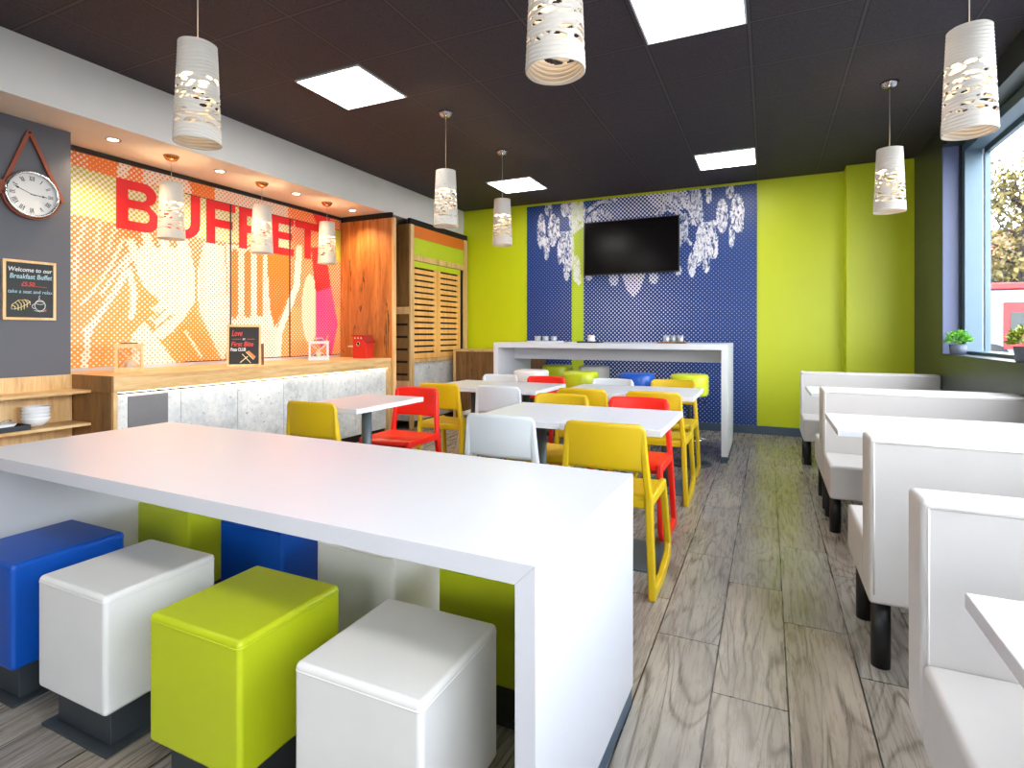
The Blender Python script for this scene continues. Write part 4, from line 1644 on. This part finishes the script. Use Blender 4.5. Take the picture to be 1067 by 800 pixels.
def make_chair(mat):
    """faces +y; origin on the floor under the seat"""
    t = empty('plastic_chair', (0, 0, 0))
    for s in (-1, 1):
        m_ = MB()
        outer = [(-.212, .455), (-.226, .30), (-.235, .0), (.01, .0), (.215, .040), (.248, .10), (.218, .28), (.182, .455)]
        inner = [(-.166, .410), (-.182, .30), (-.192, .048), (.0, .042), (.178, .076), (.206, .115), (.178, .28), (.146, .410)]
        k = len(outer)

        def V3(p, dx):
            hw = lerp_tab(HWT, p[1])
            return (s * (hw - dx), p[0], p[1])
        for i in range(k):
            j = (i + 1) % k
            for dx0, dx1 in ((0, .032),):
                a, b, c, d = outer[i], outer[j], inner[j], inner[i]
                m_.quad([V3(a, 0), V3(b, 0), V3(c, 0), V3(d, 0)])
                m_.quad([V3(a, .032), V3(d, .032), V3(c, .032), V3(b, .032)])
                m_.quad([V3(a, 0), V3(a, .032), V3(b, .032), V3(b, 0)])
                m_.quad([V3(d, 0), V3(c, 0), V3(c, .032), V3(d, .032)])
        up = [(-.212, .42), (-.166, .42), (-.186, .60), (-.204, .765), (-.226, .765), (-.226, .60)]
        m_.prism(up, lambda a, b, c: (s * (lerp_tab(HWT, b) - c), a, b), 0, .030)
        o = m_.build('side_frame', mat, t)
        bmx = bmesh.new()
        bmx.from_mesh(o.data)
        bmesh.ops.remove_doubles(bmx, verts=bmx.verts, dist=.0004)
        bmesh.ops.recalc_face_normals(bmx, faces=bmx.faces)
        bmx.to_mesh(o.data)
        bmx.free()
        md = o.modifiers.new('rounding', 'BEVEL')
        md.width = .009
        md.segments = 3
        md.limit_method = 'ANGLE'
        md.angle_limit = math.radians(40)
        md.harden_normals = True
        for p in o.data.polygons:
            p.use_smooth = True
    # backrest: curved shell with rounded corners
    rows = []
    nu, nv = 28, 12
    for j in range(nv + 1):
        r_ = []
        for i in range(nu + 1):
            uu = -1 + 2 * i / nu
            hw = .199
            x = hw * uu
            e = hw - abs(x)
            zt = .788 - (.030 - math.sqrt(max(0, .030 ** 2 - (.030 - e) ** 2)) if e < .030 else 0) - .004 * (abs(uu)) ** 2
            zb = .572 - (.045 - math.sqrt(max(0, .045 ** 2 - (.045 - e) ** 2)) if e < .045 else 0) * 1.0
            z = zb + (zt - zb) * j / nv
            xx = uu * lerp_tab(HWT, z)
            y = -.216 - .026 * (1 - uu * uu) - .012 * ((z - .57) / .21) + .012
            r_.append((xx, y, z))
        rows.append(r_)
    MB().grid(rows).build('backrest', mat, t, solid=.016)
    # seat: dished shell with a turned-down rim
    rows = []
    for j in range(15):
        v = -1 + 2 * j / 14
        r_ = []
        for i in range(17):
            uu = -1 + 2 * i / 16
            x = uu * (.207 - .004 * v)
            y = v * .190 - .010
            e = max(abs(uu), abs(v))
            z = .448 - .012 * (1 - uu ** 2) * (1 - v ** 2) - (.010 if e > .99 else 0)
            if v > .6:
                z -= .018 * ((v - .6) / .4) ** 2
            r_.append((x, y, z))
        rows.append(r_)
    st_ = MB().grid(rows)
    st_.build('seat', mat, t, solid=.020)
    MB().box(-.186, .186, -.204, -.176, .402, .440).build('rear_rail', mat, t, .006, 2)
    MB().box(-.190, .190, .140, .166, .398, .420).build('front_rail', mat, t, .006, 2)
    return t


CHR = {c: make_chair(M[c]) for c in ('yellow', 'red', 'white_pl')}
used = set()
N, Fc = 0.0, math.pi                 # N faces the back wall, Fc faces the camera
SEATS = [('yellow', -2.50, 2.73, N, 'yellow plastic chair with its back to the counter table nearest the big white table'),
         ('red', -2.44, 3.31, Fc, 'red plastic chair facing the camera at the single table by the counter'),
         ('white_pl', -1.235, 2.735, N, 'white plastic chair with its back to the camera, beside the foremost yellow chair'),
         ('yellow', -.690, 2.725, N, 'foremost yellow plastic chair by the aisle behind the big white table'),
         ('yellow', -1.275, 3.325, Fc, 'yellow plastic chair facing the camera behind the middle table, left of the red one'),
         ('red', -.755, 3.346, Fc, 'red plastic chair facing the camera at the middle table by the aisle'),
         ('yellow', -2.475, 4.115, N, 'yellow plastic chair seen from behind at the back left table near the cabinet'),
         ('white_pl', -1.93, 4.115, N, 'white plastic chair seen from behind at the back left table'),
         ('white_pl', -2.43, 4.74, Fc, 'white plastic chair facing the camera at the back left table'),
         ('red', -1.925, 4.71, Fc, 'red plastic chair facing the camera at the back left table, before the lime stools'),
         ('yellow', -1.265, 4.19, N, 'yellow plastic chair seen from behind at the back right table, left one'),
         ('yellow', -.735, 4.19, N, 'yellow plastic chair seen from behind at the back right table by the aisle'),
         ('white_pl', -1.28, 4.71, Fc, 'white plastic chair facing the camera at the back right table'),
         ('yellow', -.765, 4.83, Fc, 'yellow plastic chair facing the camera at the back right table by the aisle')]
for (c, x, y, rz, lb) in SEATS:
    place(CHR[c], c in used, (x, y, 0), rz, lb, 'chair', 'plastic chairs at the cafe tables')
    used.add(c)


# ------------------------------------------------------------------ booth benches
def bench(xe, yb, yi, yf, ztop, label, leg_in=.045):
    """backrest from yb (outer) to yi (inner), seat from yi to yf"""
    x1 = XR - .004
    t = empty('booth_bench', ((xe + x1) / 2, yb, 0), label, 'bench', 'ivory booth benches along the window')
    b0, b1 = min(yb, yi), max(yb, yi)
    s0, s1 = (yi + .0005, yf) if yf > yi else (yf, yi - .0005)
    m = M['bench_leather']
    MB().box(xe, x1, b0, b1, .245, ztop).build('backrest', m, t, .013, 4)
    MB().box(xe + .002, x1, s0, s1, .235, .432).build('seat', m, t, .016, 4)
    sm_ = MB()
    for yy, sg in ((b0, -1), (b1, 1)):
        sm_.tube([(xe + .015, yy + sg * .0005, ztop - .016), (x1 - .02, yy + sg * .0005, ztop - .016)], .0022, 6)
        sm_.tube([(xe + .015, yy + sg * .0005, ztop - .016), (xe + .015, yy + sg * .0005, .28)], .0022, 6)
    sm_.build('seam', M['stitch'], t)
    if leg_in:
        for x in (xe + leg_in, x1 - .07):
            for y in ((b0 + b1) / 2 - .01, yf - math.copysign(.16, yf - yi)):
                zt = .2445 if abs(y - (b0 + b1) / 2) < .02 else .2345
                MB().cyl((x, y, 0), .031, 0, zt, 20).build('leg', M['black_metal'], t)
    return t


bench(.285, 6.10, 5.97, 5.56, .83, 'ivory booth bench against the lime pier, facing the camera, furthest of four')
bench(.325, 4.27, 4.40, 4.83, .83, 'ivory booth bench facing the lime wall, hidden behind the middle bench')
bench(.325, 4.25, 4.10, 3.69, .83, 'ivory booth bench in the middle facing the camera with its brown shaded seat front')
bench(.325, 2.30, 2.46, 2.90, .83, 'ivory booth bench seen from behind with a dark leg on the floor')
bench(.325, 1.71, 1.575, 1.14, .808, 'ivory booth bench nearest the camera at the right edge', .20)


def booth_table(x0, y0, y1, label):
    x1 = XR - .002
    t = empty('booth_table', ((x0 + x1) / 2, (y0 + y1) / 2, 0), label, 'table', 'white booth tables')
    MB().box(x0, x1, y0, y1, .715, .743).build('tabletop', M['white_top'], t, .003, 2)
    xc, yc = x0 + .62, (y0 + y1) / 2
    MB().cyl((xc, yc, 0), .034, .0095, .7145, 20).build('column', M['grey_metal'], t)
    MB().box(xc - .21, xc + .21, yc - .21, yc + .21, 0, .009).build('base_plate', M['grey_metal'], t, .002)


booth_table(.296, 4.76, 5.41, 'white booth table furthest from the camera before the lime wall')
booth_table(.298, 3.00, 3.63, 'white booth table between the middle bench and the bench seen from behind')
booth_table(.315, .56, 1.22, 'white booth table at the lower right corner of the photo')


# ------------------------------------------------------------------ plants on the window sill
def plant(x, y, z, r, h, label, leafm, seed):
    t = empty('potted_plant', (x, y, z), label, 'plant', 'small plants on the window sill')
    MB().lathe([(r * .55, 0), (r * .62, .004), (r * .72, h), (r * .66, h), (r * .6, h * .85), (.001, h * .84)], (x, y, z), 24).build('pot', M['pot'], t)
    rnd = random.Random(seed)
    m_ = MB()
    for k in range(420):
        th = rnd.uniform(0, 2 * math.pi)
        ph = math.acos(rnd.uniform(-.35, 1))
        rr = r * rnd.uniform(.55, 1.1)
        c = Vector((x + rr * math.sin(ph) * math.cos(th), y + rr * math.sin(ph) * math.sin(th), z + h + r * .45 + rr * .85 * math.cos(ph)))
        d = Vector((math.cos(th) * math.sin(ph), math.sin(th) * math.sin(ph), math.cos(ph) + rnd.uniform(-.4, .6))).normalized()
        sd_ = d.cross(Vector((rnd.uniform(-1, 1), rnd.uniform(-1, 1), rnd.uniform(-1, 1)))).normalized()
        L = r * rnd.uniform(.22, .36)
        m_.quad([c - d * L * .5, c + sd_ * L * .33, c + d * L * .6, c - sd_ * L * .33])
    m_.build('foliage', leafm, t, fix=False)
    s_ = MB()
    for k in range(9):
        a = k * .7
        s_.tube([(x, y, z + h * .8), (x + r * .4 * math.cos(a), y + r * .4 * math.sin(a), z + h + r * .6)], .0018, 5)
    s_.build('stem', leafm, t)


plant(1.435, 5.72, 1.0225, .085, .085, 'small bright green bushy plant in a slate pot at the window corner', M['leaf'], 3)
plant(1.435, 4.36, 1.0225, .095, .095, 'yellow green bushy plant in a dark pot on the sill cut by the right edge', M['leaf_b'], 8)

# ------------------------------------------------------------------ outside the window
struct(box('ground', M['asphalt'], 2.0, 60, -20, 80, -0.12, -0.02))
tg = empty('street_tree', (8.9, 27.5, -0.02), 'autumn tree with thinning yellow green leaves across the street', 'tree')
tk = MB()
rnd = random.Random(4)
tx, ty = 8.9, 27.5
tk.tube([(tx, ty, -.02), (tx + .05, ty, 1.5), (tx - .05, ty, 3.0), (tx, ty, 5.0), (tx + .2, ty, 7.4)], [.2, .17, .14, .09, .02], 10)
tips = []
for k in range(34):
    a = rnd.uniform(0, 2 * math.pi)
    z = rnd.uniform(2.6, 6.6)
    L = rnd.uniform(1.2, 2.3) * (1.25 - (z - 2.6) / 6)
    e = (tx + L * math.cos(a), ty + L * math.sin(a), z + rnd.uniform(.5, 1.5))
    m1 = (tx + L * .5 * math.cos(a + .2), ty + L * .5 * math.sin(a + .2), z + .35)
    tk.tube([(tx, ty, z - .2), m1, e], [.06, .035, .012], 6)
    tips += [m1, e, tuple((p + q) / 2 for p, q in zip(m1, e))]
tk.build('trunk', M['bark'], tg)
lf = MB()
for k in range(5200):
    p = Vector(rnd.choice(tips)) + Vector((rnd.gauss(0, .42), rnd.gauss(0, .42), rnd.gauss(0, .36)))
    d = Vector((rnd.uniform(-1, 1), rnd.uniform(-1, 1), rnd.uniform(-1, 1))).normalized()
    s_ = d.cross(Vector((rnd.uniform(-1, 1), rnd.uniform(-1, 1), rnd.uniform(-1, 1)))).normalized()
    L = rnd.uniform(.07, .14)
    lf.quad([p - d * L, p + s_ * L * .6, p + d * L, p - s_ * L * .6])
lf.build('foliage', M['autumn'], tg, fix=False)

bu = empty('bus', (9.0, 20.8, -0.02), 'red and white bus passing outside the window', 'bus')
bx0, bx1, byy = 4.6, 13.5, 19.9
MB().box(bx0, bx1, byy, byy + 2.4, .35, 2.42).build('body', M['bus_white'], bu, .05, 3)
MB().box(bx0 - .02, bx1 + .02, byy - .03, byy + 2.43, 2.421, 2.62).build('roof', M['bus_red'], bu, .04, 3)
MB().box(6.02, bx1, byy - .03, byy - .002, .75, 2.06).build('red_side', M['bus_red'], bu)
wb = MB()
for k in range(6):
    xa = 6.16 + k * 1.15
    wb.box(xa, xa + 1.0, byy - .04, byy - .031, 1.22, 1.78)
wb.build('window', M['bus_glass'], bu)
dw = MB().box(5.0, 5.4, byy - .02, byy - .002, 1.2, 1.9)
dw.build('window', M['bus_glass'], bu)
for xk in (5.75, 11.6):
    wl = MB()
    rows = [[(xk + r_ * math.cos(a), byy + dy, .45 + r_ * math.sin(a)) for a in [2 * math.pi * i / 28 for i in range(29)]] for r_, dy in ((.02, -.01), (.44, -.01), (.46, .03), (.46, .25), (.02, .25))]
    wl.grid(rows)
    wl.build('wheel', M['tyre'], bu)

ho = empty('house', (16, 46, -0.02), 'pale brick house with a tiled roof behind the tree', 'building')
MB().box(8, 26, 46, 55, -.02, 5.4).build('wall', M['brick'], ho)
MB().prism([(45.4, 5.41), (55.6, 5.41), (50.5, 8.6)], lambda a, b, c: (c, a, b), 7.6, 26.4).build('roof', M['roof'], ho)
for k in range(5):
    MB().box(10 + k * 3, 11.4 + k * 3, 45.93, 45.999, 2.2, 3.9).build('window', M['bus_glass'], ho)
